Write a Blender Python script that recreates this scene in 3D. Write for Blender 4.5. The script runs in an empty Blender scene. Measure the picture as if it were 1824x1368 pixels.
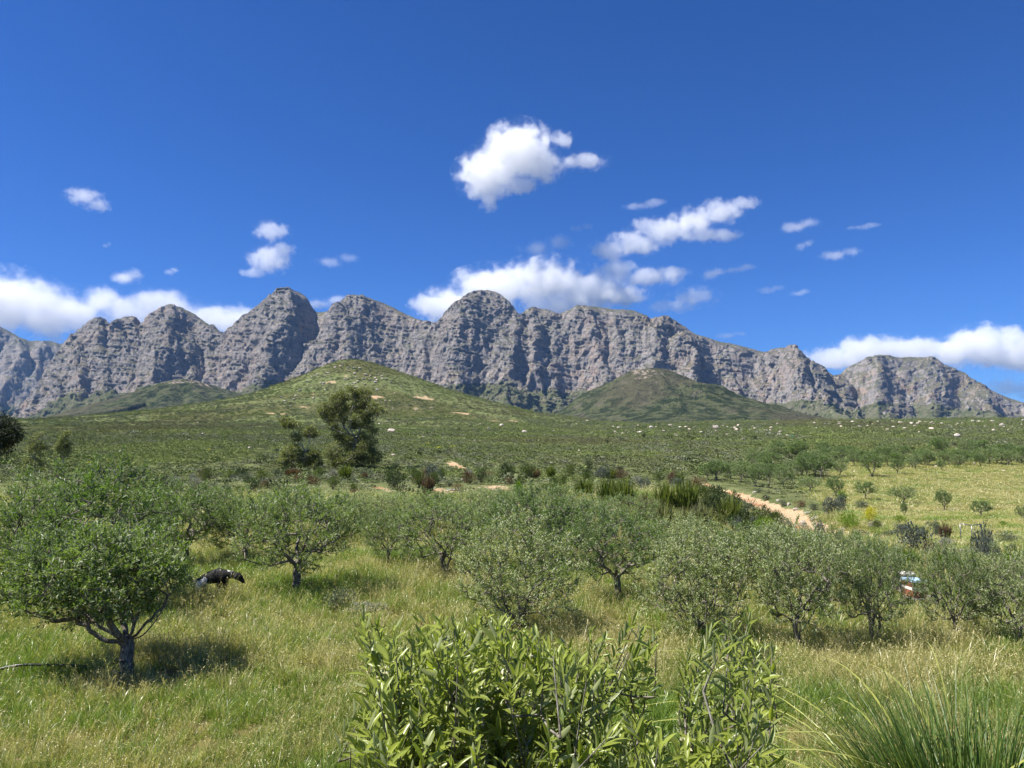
import bpy, math, random
import numpy as np
from mathutils import Vector, Matrix

SC = bpy.context.scene
COL = SC.collection
SKIP = ''

# ------------------------------------------------------------------ camera
F = 1378.0                       # focal length in pixels of a 1824 wide frame
HORIZON = 800.0
PITCH = math.atan((HORIZON - 684.0) / F)
EYE = 3.4
cam_d = bpy.data.cameras.new('camera')
cam = bpy.data.objects.new('camera', cam_d)
COL.objects.link(cam)
cam.location = (0, 0, EYE)
cam.rotation_euler = (math.pi / 2 + PITCH, 0, 0)
cam_d.sensor_width = 36.0
cam_d.lens = F / 1824.0 * 36.0
cam_d.clip_start = 0.05
cam_d.clip_end = 60000
SC.camera = cam

# ------------------------------------------------------------------ light
SUN_ELEV = math.radians(57)
SUN_DIR = Vector((-0.93, -0.20, 0)).normalized() * math.cos(SUN_ELEV) + Vector((0, 0, math.sin(SUN_ELEV)))
world = bpy.data.worlds.new('World')
SC.world = world
world.use_nodes = True
wn = world.node_tree
wn.nodes.clear()
sky = wn.nodes.new('ShaderNodeTexSky')
sky.sky_type = 'NISHITA'
sky.sun_disc = False
sky.sun_elevation = SUN_ELEV
# NISHITA rotation is measured from +Y towards +X
sky.sun_rotation = math.atan2(SUN_DIR.x, SUN_DIR.y)
sky.altitude = 600
sky.air_density = 1.0
sky.dust_density = 0.25
sky.ozone_density = 4.0
bg = wn.nodes.new('ShaderNodeBackground')
bg.inputs['Strength'].default_value = 0.058
wo = wn.nodes.new('ShaderNodeOutputWorld')
# deep mountain blue: each colour of the sky model raised to a power
sep_ = wn.nodes.new('ShaderNodeSeparateColor'); comb_ = wn.nodes.new('ShaderNodeCombineColor')
wn.links.new(sky.outputs[0], sep_.inputs[0])
for i_, (g_, k_) in enumerate(((1.42, .46), (1.18, .66), (1.18, 1.22))):
    p_ = wn.nodes.new('ShaderNodeMath'); p_.operation = 'POWER'
    q_ = wn.nodes.new('ShaderNodeMath'); q_.operation = 'MULTIPLY'
    wn.links.new(sep_.outputs[i_], p_.inputs[0]); p_.inputs[1].default_value = g_
    wn.links.new(p_.outputs[0], q_.inputs[0]); q_.inputs[1].default_value = k_ * 0.115 ** (g_ - 1)
    wn.links.new(q_.outputs[0], comb_.inputs[i_])
wn.links.new(comb_.outputs[0], bg.inputs['Color'])
wn.links.new(bg.outputs[0], wo.inputs['Surface'])

sun_d = bpy.data.lights.new('sun', 'SUN')
sun_d.energy = 5.0
sun_d.angle = math.radians(0.53)
sun_d.color = (1.0, 0.955, 0.88)
sun = bpy.data.objects.new('sun', sun_d)
COL.objects.link(sun)
sun.rotation_euler = SUN_DIR.to_track_quat('Z', 'Y').to_euler()
sun.location = (-30, 5, 60)

SC.view_settings.view_transform = 'Standard'
SC.view_settings.look = 'None'
SC.view_settings.exposure = 1.0
SC.view_settings.gamma = 1.0
SC.view_settings.use_curve_mapping = False

SC.render.engine = 'CYCLES'
cy = SC.cycles
cy.max_bounces = 10
cy.diffuse_bounces = 3
cy.glossy_bounces = 2
cy.transmission_bounces = 3
cy.volume_bounces = 8
cy.transparent_max_bounces = 8
cy.volume_step_rate = 1.0
cy.volume_max_steps = 64
cy.use_adaptive_sampling = True
cy.adaptive_threshold = 0.015
cy.use_denoising = True
cy.caustics_reflective = False
cy.caustics_refractive = False

# ------------------------------------------------------------------ helpers
rng = np.random.default_rng(7)
_perm = {}


def _table(seed):
    if seed not in _perm:
        r = np.random.default_rng(seed + 1000)
        p = r.permutation(256)
        _perm[seed] = (np.concatenate([p, p, p]), r.uniform(-1, 1, (256, 3)))
    return _perm[seed]


def noise2(x, y, seed=0):
    p, g = _table(seed)
    xi = np.floor(x).astype(np.int64); yi = np.floor(y).astype(np.int64)
    xf = x - xi; yf = y - yi
    xi &= 255; yi &= 255
    u = xf * xf * xf * (xf * (xf * 6 - 15) + 10)
    v = yf * yf * yf * (yf * (yf * 6 - 15) + 10)

    def gr(ix, iy, fx, fy):
        h = p[p[ix & 255] + (iy & 255)]
        return g[h, 0] * fx + g[h, 1] * fy
    a = gr(xi, yi, xf, yf); b = gr(xi + 1, yi, xf - 1, yf)
    c = gr(xi, yi + 1, xf, yf - 1); d = gr(xi + 1, yi + 1, xf - 1, yf - 1)
    return (a + (b - a) * u + ((c + (d - c) * u) - (a + (b - a) * u)) * v) * 1.4


def fbm(x, y, octv=5, seed=0, gain=0.5, lac=2.03):
    s = 0; a = 1.0; t = 0
    for i in range(octv):
        s = s + a * noise2(x, y, seed + i); t += a
        x = x * lac + 13.7; y = y * lac + 7.1; a *= gain
    return s / t


def ridged(x, y, octv=5, seed=0, gain=0.5, lac=2.03):
    s = 0; a = 1.0; t = 0
    for i in range(octv):
        s = s + a * (1 - np.abs(noise2(x, y, seed + i)) * 2); t += a
        x = x * lac + 3.7; y = y * lac + 9.1; a *= gain
    return s / t


def sm(a, b, x):
    t = np.clip((x - a) / (b - a), 0, 1)
    return t * t * (3 - 2 * t)


def tag(o, label=None, cat=None, group=None, kind=None):
    if label: o['label'] = label
    if cat: o['category'] = cat
    if group: o['group'] = group
    if kind: o['kind'] = kind
    return o


def np_mesh(name, V, Fc, mats=(), smooth=False, attrs=None, mat_idx=None):
    """V (n,3); Fc (m,3|4) int array or list of such arrays"""
    me = bpy.data.meshes.new(name)
    V = np.ascontiguousarray(V, dtype=np.float32)
    if not isinstance(Fc, (list, tuple)):
        Fc = [Fc]
    Fc = [np.asarray(f, dtype=np.int32) for f in Fc if len(f)]
    me.vertices.add(len(V)); me.vertices.foreach_set('co', V.ravel())
    tot = sum(f.size for f in Fc); nf = sum(len(f) for f in Fc)
    me.loops.add(tot); me.polygons.add(nf)
    me.loops.foreach_set('vertex_index', np.concatenate([f.ravel() for f in Fc]))
    ls = np.concatenate([np.full(len(f), f.shape[1], dtype=np.int32) for f in Fc])
    st = np.concatenate([[0], np.cumsum(ls)[:-1]]).astype(np.int32)
    me.polygons.foreach_set('loop_start', st)
    if mat_idx is not None:
        me.polygons.foreach_set('material_index', np.asarray(mat_idx, dtype=np.int32))
    if smooth:
        me.polygons.foreach_set('use_smooth', np.ones(nf, dtype=bool))
    for m in (mats if isinstance(mats, (list, tuple)) else (mats,)):
        me.materials.append(m)
    if attrs:
        for k, a in attrs.items():
            a = np.asarray(a, dtype=np.float32)
            if a.ndim == 1:
                at = me.attributes.new(k, 'FLOAT', 'POINT'); at.data.foreach_set('value', a)
            else:
                at = me.attributes.new(k, 'FLOAT_VECTOR', 'POINT'); at.data.foreach_set('vector', a.ravel())
    me.update(calc_edges=True)
    return me


def add(name, data, parent=None, loc=None):
    o = bpy.data.objects.new(name, data)
    COL.objects.link(o)
    if parent: o.parent = parent
    if loc is not None: o.location = loc
    return o


def grid_faces(nr, nc):
    i = np.arange(nr - 1)[:, None] * nc + np.arange(nc - 1)[None, :]
    return np.stack([i, i + 1, i + nc + 1, i + nc], -1).reshape(-1, 4)


# ---- node helpers
class NT:
    def __init__(s, mat):
        s.t = mat.node_tree
        s.n = s.t.nodes; s.l = s.t.links

    def new(s, typ, **kw):
        n = s.n.new(typ)
        for k, v in kw.items():
            if k.startswith('i_'):
                key = k[2:]
                key = int(key) if key.isdigit() else key
                s.put(n.inputs[key], v)
            else:
                setattr(n, k, v)
        return n

    def put(s, inp, v):
        if isinstance(v, bpy.types.NodeSocket): s.l.new(v, inp)
        elif isinstance(v, bpy.types.Node): s.l.new(v.outputs[0], inp)
        else:
            inp.default_value = v

    def math(s, op, a, b=0.0, c=None, clamp=False):
        n = s.n.new('ShaderNodeMath'); n.operation = op; n.use_clamp = clamp
        s.put(n.inputs[0], a); s.put(n.inputs[1], b)
        if c is not None: s.put(n.inputs[2], c)
        return n.outputs[0]

    def mix(s, f, a, b, blend='MIX'):
        n = s.n.new('ShaderNodeMix'); n.data_type = 'RGBA'; n.blend_type = blend
        s.put(n.inputs[0], f)
        s.put(n.inputs[6], a if not isinstance(a, tuple) else (*a, 1)[:4])
        s.put(n.inputs[7], b if not isinstance(b, tuple) else (*b, 1)[:4])
        return n.outputs[2]

    def noise(s, vec, scale, detail=4, rough=0.5, dist=0.0, out=0):
        n = s.n.new('ShaderNodeTexNoise')
        if vec is not None: s.put(n.inputs['Vector'], vec)
        n.inputs['Scale'].default_value = scale
        n.inputs['Detail'].default_value = detail
        n.inputs['Roughness'].default_value = rough
        n.inputs['Distortion'].default_value = dist
        return n.outputs[out]

    def ramp(s, v, lo, hi, a=0.0, b=1.0):
        n = s.n.new('ShaderNodeMapRange'); n.interpolation_type = 'SMOOTHSTEP'
        s.put(n.inputs[0], v)
        for i, q in enumerate((lo, hi, a, b)): s.put(n.inputs[i + 1], q)
        return n.outputs[0]

    def attr(s, name):
        n = s.n.new('ShaderNodeAttribute'); n.attribute_name = name
        return n

    def scalevec(s, v, sc):
        n = s.n.new('ShaderNodeVectorMath'); n.operation = 'MULTIPLY'
        s.put(n.inputs[0], v); n.inputs[1].default_value = sc
        return n.outputs[0]


def new_mat(name):
    m = bpy.data.materials.new(name); m.use_nodes = True
    m.node_tree.nodes.clear()
    nt = NT(m)
    nt.out = nt.new('ShaderNodeOutputMaterial')
    return m, nt


def ray(px, py):
    """unit-depth direction (dx, dz) per metre of y for a pixel of the photograph"""
    a = (px - 912.0) / F
    b = (684.0 - py) / F
    c, s = math.cos(PITCH), math.sin(PITCH)
    return a / (c - b * s), (s + b * c) / (c - b * s)


def zpix(py, Y):
    return EYE + ray(912, py)[1] * Y


# ------------------------------------------------------------------ ground shape
GULLY = [(1258, 860), (1285, 868), (1320, 878), (1352, 890), (1385, 902), (1412, 916), (1432, 930), (1470, 941), (1515, 952)]
GULLY_XY = None


def seg_dist(x, y, P):
    d = np.full(np.shape(x), 1e9); tt = np.zeros(np.shape(x))
    n = len(P) - 1
    for k in range(n):
        a, b = P[k], P[k + 1]
        v = b - a; L = v @ v
        t = np.clip(((x - a[0]) * v[0] + (y - a[1]) * v[1]) / L, 0, 1)
        q = np.hypot(x - a[0] - t * v[0], y - a[1] - t * v[1])
        m = q < d
        d = np.where(m, q, d); tt = np.where(m, (k + t) / n, tt)
    return d, tt


HL = np.array([[0, 79], [12, 77], [35, 67], [70, 50], [111, 34], [153, 23.5], [223, 11.7], [327, 2.5], [418, 0], [3000, 0]], float)
HR = np.array([[0, 79], [28, 75], [70, 61], [125, 42], [181, 26], [237, 13.5], [307, 4.5], [370, 0], [3000, 0]], float)
HX = (620 - 912) / F * 960


def ground(x, y):
    x = np.asarray(x, float); y = np.asarray(y, float)
    g = 1.8 * (1 - sm(0.9, 7.6, y))
    yy = np.maximum(y, 1.0)
    u = x / yy
    near = np.exp(-(y / 500) ** 2)
    g = g + 0.10 * fbm(x * 0.16, y * 0.16, 3, 3) * near * sm(3, 9, np.hypot(x, y))
    # swale with the meadow on the right
    g = g - 0.85 * sm(20, 46, y) * (1 - sm(72, 112, y)) * sm(0.16, 0.36, u)
    # low bank crossing the middle
    bk = np.exp(-((y - 61) / 9.0) ** 2) * (1 - sm(0.12, 0.24, u))
    g = g + bk * (0.75 + 0.35 * fbm(x * 0.12, y * 0.12, 3, 21))
    # spur in front of the gully
    g = g + 0.5 * np.exp(-((x - (y - 46) * 0.1 - 8.5) / 4.0) ** 2 - ((y - 48) / 9.0) ** 2)
    # plain climbing to the hill
    s = np.interp(u * F + 912, [-400, 0, 600, 1080, 1250, 1824, 2300], [.047, .0452, .043, .0392, .0435, .0488, .051])
    up = 0.45 * sm(80, 118, y) + np.clip(y - 112, 0, 838) * s
    beyond = np.clip(y - 950, 0, 700)
    up = up - beyond * 0.022 + np.clip(y - 1700, 0, 1300) * 0.035
    up = up + np.clip(y - 3000, 0, 9000) * 0.01
    g = g + up
    roll = fbm(x * 0.009, y * 0.009, 4, 31) * 4.0 * sm(150, 500, y) * (1 - sm(780, 930, y) * 0.85)
    g = g + roll
    # conical hill
    r = np.hypot(x - HX, (y - 960) * 0.92)
    th = (x - HX) / np.maximum(r, 1e-3)
    w = 0.5 + 0.5 * np.clip(th * 1.6, -1, 1)
    h = np.interp(r, HL[:, 0], HL[:, 1]) * (1 - w) + np.interp(r, HR[:, 0], HR[:, 1]) * w
    g = g + h * (1 + 0.05 * fbm(x * 0.02, y * 0.02, 4, 41) * sm(20, 80, r))
    g = g + 1.3 * fbm(x * 0.05, y * 0.05, 3, 51) * sm(500, 800, y) * sm(0, 20, h)
    # erosion gully
    if GULLY_XY is None: return g
    d, t = seg_dist(x, y, GULLY_XY)
    wd = 1.0 + 1.6 * t
    g = g - 0.55 * (1 - sm(0.2, 1.3, d / wd)) + 0.12 * fbm(x * 1.3, y * 1.3, 3, 61) * (1 - sm(0.8, 1.5, d / wd))
    return g


def ground1(x, y):
    return float(ground(np.array([x]), np.array([y]))[0])


def on_ground(px, py, lo=5.0, hi=1400.0):
    """where the ray through a pixel meets the ground"""
    dx, dz = ray(px, py)
    Y = np.geomspace(lo, hi, 1500)
    d = EYE + dz * Y - ground(dx * Y, Y)
    k = np.argmax(d < 0)
    if not (d < 0).any():
        return None
    if k == 0: return Vector((dx * Y[0], Y[0], ground1(dx * Y[0], Y[0])))
    t = d[k - 1] / (d[k - 1] - d[k])
    y = Y[k - 1] + t * (Y[k] - Y[k - 1])
    return Vector((dx * y, y, ground1(dx * y, y)))


GULLY_XY = np.array([on_ground(a, b)[:2] for a, b in GULLY])


# ------------------------------------------------------------------ ground material + sheet
def soil_masks(x, y):
    d, t = seg_dist(x, y, GULLY_XY)
    wd = (0.75 + 1.3 * t) * (1 + 0.5 * fbm(x * 0.4, y * 0.4, 3, 71))
    soil = 1 - sm(0.75, 1.15, d / wd)
    # bare patches on the bank
    u = x / np.maximum(y, 1)
    pb = fbm(x * 0.16 + 5, y * 0.10, 4, 81)
    bank = sm(50, 55, y) * (1 - sm(70, 82, y)) * (1 - sm(0.0, 0.12, u)) * sm(-0.55, -0.45, u)
    soil = np.maximum(soil, bank * sm(0.16, 0.30, pb) * 0.75)
    # sandy track seen above the bank
    tr = np.array([on_ground(*p)[:2] for p in ((799, 822), (810, 828), (822, 838))])
    d2, t2 = seg_dist(x, y, tr)
    soil = np.maximum(soil, (1 - sm(0.5, 1.3, d2 / (0.7 + t2 * .6))) * sm(80, 95, y))
    # orange scars on the hill
    for (px, py, wx) in ((376, 755, 9), (755, 709, 16), (668, 707, 15), (824, 736, 17), (740, 727, 7), (705, 729, 6), (670, 718, 9), (546, 725, 9), (590, 680, 10),
                         (618, 668, 9), (480, 737, 10), (500, 737, 6), (775, 762, 5), (915, 750, 7), (882, 750, 6), (640, 650, 6), (575, 655, 6), (560, 702, 8), (600, 720, 6), (690, 693, 6)):
        p = on_ground(px, py, 300, 1200)
        if p is None: continue
        q = ((x - p.x) / (wx * .75)) ** 2 + ((y - p.y) / (wx * 0.5)) ** 2
        soil = np.maximum(soil, (1 - sm(0.3, 1.3, q + 1.5 * fbm(x * 0.22, y * 0.15, 3, 91))) * .8)
    # meadow (dry mown grass on the right)
    mx = x - np.interp(y, [20, 34, 45, 60, 80, 120], [13, 14.5, 18.5, 23, 30, 50])
    mead = sm(-1, 3.0, mx + 2.5 * fbm(x * 0.12, y * 0.12, 3, 101)) * sm(20, 30, y) * (1 - sm(118, 132, y - 0.1 * mx))
    # orchard floor
    orch = (1 - sm(42, 52, y))
    return soil, mead, orch


m_ground, nt = new_mat('ground')
geo = nt.new('ShaderNodeNewGeometry'); P = geo.outputs['Position']
soil = nt.attr('soil').outputs['Fac']; mead = nt.attr('mead').outputs['Fac']; orch = nt.attr('orch').outputs['Fac']
n1 = nt.noise(P, 0.35, 5, 0.6); n2 = nt.noise(P, 6.0, 5, 0.65); n3 = nt.noise(P, 0.035, 5, 0.6); n4 = nt.noise(P, 45, 3, 0.6)
n0 = nt.noise(P, 0.009, 4, 0.55)
scrub = nt.mix(nt.ramp(n1, .35, .62), (.072, .088, .034), (.145, .16, .07))
scrub = nt.mix(nt.ramp(n3, .42, .62), scrub, nt.mix(nt.ramp(n2, .4, .6), (.09, .118, .038), (.165, .185, .08)))
scrub = nt.mix(nt.ramp(n0, .50, .62, 0, .55), scrub, (.062, .050, .022))
grassc = nt.mix(nt.ramp(n1, .4, .6), (.105, .115, .030), (.205, .170, .065))
grassc = nt.mix(nt.ramp(n2, .45, .7, 0, .7), grassc, (.075, .050, .026))
meadc = nt.mix(nt.ramp(n1, .38, .62), (.15, .155, .060), (.26, .225, .11))
meadc = nt.mix(nt.ramp(n3, .45, .6, 0, .6), meadc, (.14, .165, .045))
meadc = nt.mix(nt.ramp(n2, .45, .75, 0, .35), meadc, (.10, .085, .03))
soilc = nt.mix(nt.ramp(n2, .35, .65), (.36, .235, .125), (.52, .405, .27))
soilc = nt.mix(nt.ramp(n1, .5, .66, 0, .7), soilc, (.42, .16, .07))
c = nt.mix(orch, scrub, grassc)
c = nt.mix(mead, c, meadc)
sfac = nt.math('ADD', soil, nt.math('MULTIPLY', nt.math('SUBTRACT', nt.math('ADD', n2, nt.noise(P, .9, 5, .7)), 1.0), 2.3))
c = nt.mix(nt.ramp(sfac, .40, .60), c, soilc)
bump = nt.new('ShaderNodeBump'); bump.inputs['Strength'].default_value = 0.7; bump.inputs['Distance'].default_value = 0.25
nt.put(bump.inputs['Height'], nt.math('ADD', n2, nt.math('MULTIPLY', n1, 1.5)))
b = nt.new('ShaderNodeBsdfDiffuse'); nt.put(b.inputs['Color'], c); nt.put(b.inputs['Normal'], bump.outputs[0])
nt.put(nt.out.inputs['Surface'], b)


def build_ground():
    az1 = np.radians(np.linspace(-42, 42, 620))
    az0 = np.radians(np.linspace(-180, -43, 46)); az2 = np.radians(np.linspace(43, 180, 46))
    az = np.concatenate([az0, az1, az2])
    rr = np.concatenate([[0.02], np.geomspace(0.5, 30, 100)[:-1], np.geomspace(30, 130, 130)[:-1], np.geomspace(130, 1250, 210)[:-1], np.geomspace(1250, 8100, 26)])
    R, A = np.meshgrid(rr, az, indexing='ij')
    X = R * np.sin(A); Y = R * np.cos(A)
    Z = ground(X, Y)
    s, m, o = soil_masks(X, Y)
    V = np.stack([X, Y, Z], -1).reshape(-1, 3)
    me = np_mesh('ground', V, grid_faces(len(rr), len(az))[:, ::-1], [m_ground], True, {'soil': s.ravel(), 'mead': m.ravel(), 'orch': o.ravel()})
    tag(add('ground', me), kind='structure', label='orchard floor and scrub plain rising to a conical hill', cat='ground')


build_ground()

# ------------------------------------------------------------------ mountains
m_rock, nt = new_mat('mountain_rock')
geo = nt.new('ShaderNodeNewGeometry'); P = geo.outputs['Position']
sep = nt.new('ShaderNodeSeparateXYZ'); nt.put(sep.inputs[0], geo.outputs['Normal'])
sp = nt.new('ShaderNodeSeparateXYZ'); nt.put(sp.inputs[0], P)
talus = nt.attr('talus').outputs['Fac']; tilt = nt.attr('tilt').outputs['Fac']
zs = nt.math('ADD', sp.outputs[2], nt.math('MULTIPLY', nt.noise(P, .006, 3, .5), 60))
zs = nt.math('ADD', zs, nt.math('MULTIPLY', sp.outputs[0], tilt))
cv = nt.new('ShaderNodeCombineXYZ'); nt.put(cv.inputs[2], nt.math('MULTIPLY', zs, 0.060)); nt.put(cv.inputs[0], nt.math('MULTIPLY', sp.outputs[0], 0.006))
strata = nt.noise(cv.outputs[0], 1.0, 5, .65)
big = nt.noise(P, .004, 4, .55); mid = nt.noise(P, .02, 5, .65); fin = nt.noise(P, .09, 6, .7)
vert = nt.noise(nt.scalevec(P, (.05, .05, .010)), 1.0, 6, .7)
rc = nt.mix(nt.ramp(fin, .38, .62), (0.115, 0.114, 0.113), (0.266, 0.250, 0.234))
rc = nt.mix(nt.ramp(strata, .42, .58, 0, .75), rc, (0.289, 0.252, 0.226))
rc = nt.mix(nt.ramp(vert, .54, .66, 0, .45), rc, (0.115, 0.114, 0.115))
warm = nt.math('MULTIPLY', nt.ramp(big, .46, .62), nt.ramp(mid, .40, .6))
rc = nt.mix(nt.math('MULTIPLY', warm, nt.ramp(sp.outputs[0], -400, 2200, .45, .85)), rc, (0.301, 0.224, 0.176))
low = nt.ramp(sp.outputs[2], 480, 180)
rc = nt.mix(nt.math('MULTIPLY', low, nt.ramp(mid, .5, .62, 0, .7)), rc, (0.347, 0.257, 0.197))
rc = nt.mix(nt.math('MULTIPLY', low, nt.ramp(vert, .58, .66, 0, .5)), rc, (0.359, 0.320, 0.277))
# scrub where it is flat enough, and on the scree
flat = nt.ramp(nt.math('ADD', sep.outputs[2], nt.math('MULTIPLY', nt.math('SUBTRACT', mid, .5), .8)), .62, .82)
vegc = nt.mix(nt.ramp(fin, .4, .6), (.045, .055, .022), (.092, .098, .046))
vegc = nt.mix(nt.ramp(mid, .40, .6), vegc, (.105, .102, .062))
tal = nt.ramp(nt.math('ADD', talus, nt.math('MULTIPLY', nt.math('SUBTRACT', mid, .5), 1.1)), .40, .62)
rocks = nt.ramp(fin, .60, .66)
screec = nt.mix(nt.math('MULTIPLY', rocks, nt.ramp(big, .42, .6, .3, 1.0)), vegc, (.36, .33, .29))
c = nt.mix(nt.math('MULTIPLY', flat, .8), rc, vegc)
c = nt.mix(tal, c, screec)
bump = nt.new('ShaderNodeBump'); bump.inputs['Strength'].default_value = 0.95; bump.inputs['Distance'].default_value = 10
hgt = nt.math('ADD', nt.math('MULTIPLY', fin, 0.9), nt.math('ADD', nt.math('MULTIPLY', strata, .7), nt.math('MULTIPLY', vert, .8)))
bs = nt.math('SUBTRACT', 1.0, nt.math('MULTIPLY', tal, .75))
nt.put(bump.inputs['Height'], hgt); nt.put(bump.inputs['Strength'], bs)
b = nt.new('ShaderNodeBsdfDiffuse'); nt.put(b.inputs['Color'], c); nt.put(b.inputs['Normal'], bump.outputs[0])
nt.put(nt.out.inputs['Surface'], b)


def mountain(name, label, sky_pts, saddles, Yc, depth, foot_py, nu, ntt, seed, butt=190, tilt=0.0, umargin=0, rough=1.0, talus_top=.22, hollows=()):
    sp_ = np.array(sky_pts, float)
    u = np.linspace(sp_[0, 0], sp_[-1, 0], nu)
    # smooth interpolation of the skyline with a little noise
    spy = np.interp(u, sp_[:, 0], sp_[:, 1])
    k = np.hanning(7); k /= k.sum()
    pad = np.pad(spy, 3, mode='edge'); spy = np.convolve(pad, k, 'valid')
    spy = spy - 1.9 * fbm(u * 0.09, u * 0 + seed * .37, 5, seed + 3, .7)
    S = np.array([zpix(p, Yc) for p in spy])
    zb = zpix(foot_py, Yc - depth)
    t = np.concatenate([np.linspace(-0.12, 0.18, int(ntt * .12))[:-1], np.linspace(.18, 1, ntt), 1 + np.linspace(0, .5, 18)[1:] ** 1.4])
    U, T = np.meshgrid(u, t)
    SS = np.broadcast_to(S, U.shape)
    X0 = np.array([ray(a, 700)[0] for a in u]) * Yc
    XX = np.broadcast_to(X0, U.shape)
    D = (1 - T) * depth
    # spurs: every peak and shoulder sends a wandering ridge forward, valleys between them
    Pt = [0, .10, .20, .32, .45, .60, .80, 1.0, 1.3]; Pv = [0, .045, .15, .40, .64, talus_top and 1 - talus_top, 1 - talus_top * .45, 1.0, 1.12]
    rs = np.random.default_rng(seed)
    sd = list(saddles)
    sp = []
    for a0, b0 in zip(sd[:-1], sd[1:]):
        m_ = u[(u >= a0) & (u <= b0)]
        if len(m_) < 3: continue
        k_ = np.argmax(np.interp(m_, u, S)); sp.append((m_[k_], 0.0))
        if b0 - a0 > 90 and rs.uniform() < .75: sp.append((a0 + (b0 - a0) * rs.uniform(.12, .9), rs.uniform(50, 150)))
    wx = 120 * fbm(XX / 330, D / 300, 4, seed + 11) * sm(0, 260, D)
    best = np.full(U.shape, -1e9); second = best.copy()
    for (pu, low) in sp:
        xk = np.interp(pu, u, X0); Sk = np.interp(pu, u, S)
        dr = rs.uniform(-.30, .26); sl = rs.uniform(.40, .75); sr = rs.uniform(.75, 1.6)
        xr = XX + wx - xk - dr * D
        side = np.where(xr < 0, -xr * sl, xr * sr)
        side = np.sqrt(side ** 2 + 18 ** 2) - 18
        adv = rs.uniform(-.06, .10)
        Pn = np.interp(np.clip(D / depth - adv * sm(0, 400, D), -.2, 1.4), Pt, Pv)
        zk = Sk - low - (Sk - zb) * Pn - side * (.75 + .5 * sm(0, 300, D))
        best = np.maximum(best, zk)
    floor_ = SS - (SS - zb) * np.interp(np.clip(D / depth + .10, 0, 1.4), Pt, Pv) - 60 * sm(0, 200, D)
    tent = np.maximum(best, floor_)
    k0 = sm(0, 190, D)
    Z = SS * (1 - k0) + np.minimum(tent, SS + 10) * k0 - np.clip(D, None, 0) * -1.1
    Z = np.maximum(Z, zb - (np.clip(D - depth * .86, 0, None)) * .5)
    Z = np.where(T > 1, SS - (T - 1) * 1500, Z)
    Yv = Yc - D
    for (hpx, hw, hd, hdw, hdep) in hollows:
        xk = np.interp(hpx, u, X0); hw = hw / F * Yc
        q = ((XX + .6 * wx - xk) / hw) ** 2 + ((D - hd) / hdw) ** 2
        Z = Z - hdep * np.exp(-q ** 1.4)
    cliff = sm(.10, .34, T) * (1 - sm(.86, 1.0, T) * .85)
    # rills running down the slope, then blocks and strata pushed in and out
    r1 = ridged(XX / 120 + .6 * fbm(XX / 190, D / 170, 3, seed + 20), D / 420, 4, seed + 23)
    r1b = ridged((XX + D * .9) / 150 + .5 * fbm(XX / 120, D / 120, 3, seed + 22), D / 300, 4, seed + 24)
    Z = Z + cliff * rough * (46 * (r1 - .5) + 44 * (r1b - .5) + 85 * fbm(XX / 230 + 4, D / 200 + Z / 300, 4, seed + 27)) * (1 - sm(.90, 1.0, T))
    Z = np.where(T < 1, np.minimum(Z, SS - .12 * np.clip(D, 0, 60)), Z)
    r2 = ridged(XX / 70 + .5 * noise2(XX / 70, Z / 70, seed + 26) - Z / 260, Z / 110, 4, seed + 29)
    r3 = fbm(XX / 34, Z / 26, 5, seed + 33, .62)
    st = Z + tilt * XX + 26 * fbm(XX / 170, Z / 90, 3, seed + 37)
    saw = np.abs(((st / 46.0) % 1.0) - .25); saw = np.where(saw < .25, saw * 4, (1 - saw) * 4 / 3)
    saw2 = ((st / 17.0) % 1.0)
    blk = fbm(XX / 58 + 9, Z / 44, 3, seed + 61, .6); blk2 = fbm(XX / 24 + 9, Z / 19, 2, seed + 67)
    disp = cliff * rough * (12 * (r2 - .35) + 11 * r3 + 13 * (saw - .5) * (.5 + .8 * noise2(XX / 120, Z / 60, seed + 41)) + 6 * saw2 + 8 * np.round(blk * 5) / 2.5 + 4 * np.round(blk2 * 4) / 2)
    disp = disp + (1 - cliff) * 10 * fbm(XX / 120, Yv / 120, 4, seed + 45) * (T < 1)
    Yv = Yv - disp
    Z = Z + cliff * rough * 9 * r3 * (1 - sm(.93, .985, T))
    Xv = XX * (1 - (1 - np.clip(T, 0, 1)) * depth / Yc * .85) + cliff * 12 * rough * fbm(Z / 45, XX / 60, 3, seed + 49)
    hrel = (Z - zb) / np.maximum(SS - zb, 120)
    tal = 1 - sm(.20, .34, hrel + .10 * fbm(XX / 90, Z / 60, 4, seed + 53) + .22 - talus_top)
    V = np.stack([Xv, Yv, Z], -1).reshape(-1, 3)
    me = np_mesh(name, V, grid_faces(len(t), nu), [m_rock], False, {'talus': tal.ravel(), 'tilt': np.full(len(V), tilt)})
    return tag(add(name, me), kind='structure', label=label, cat='mountain')


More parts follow.
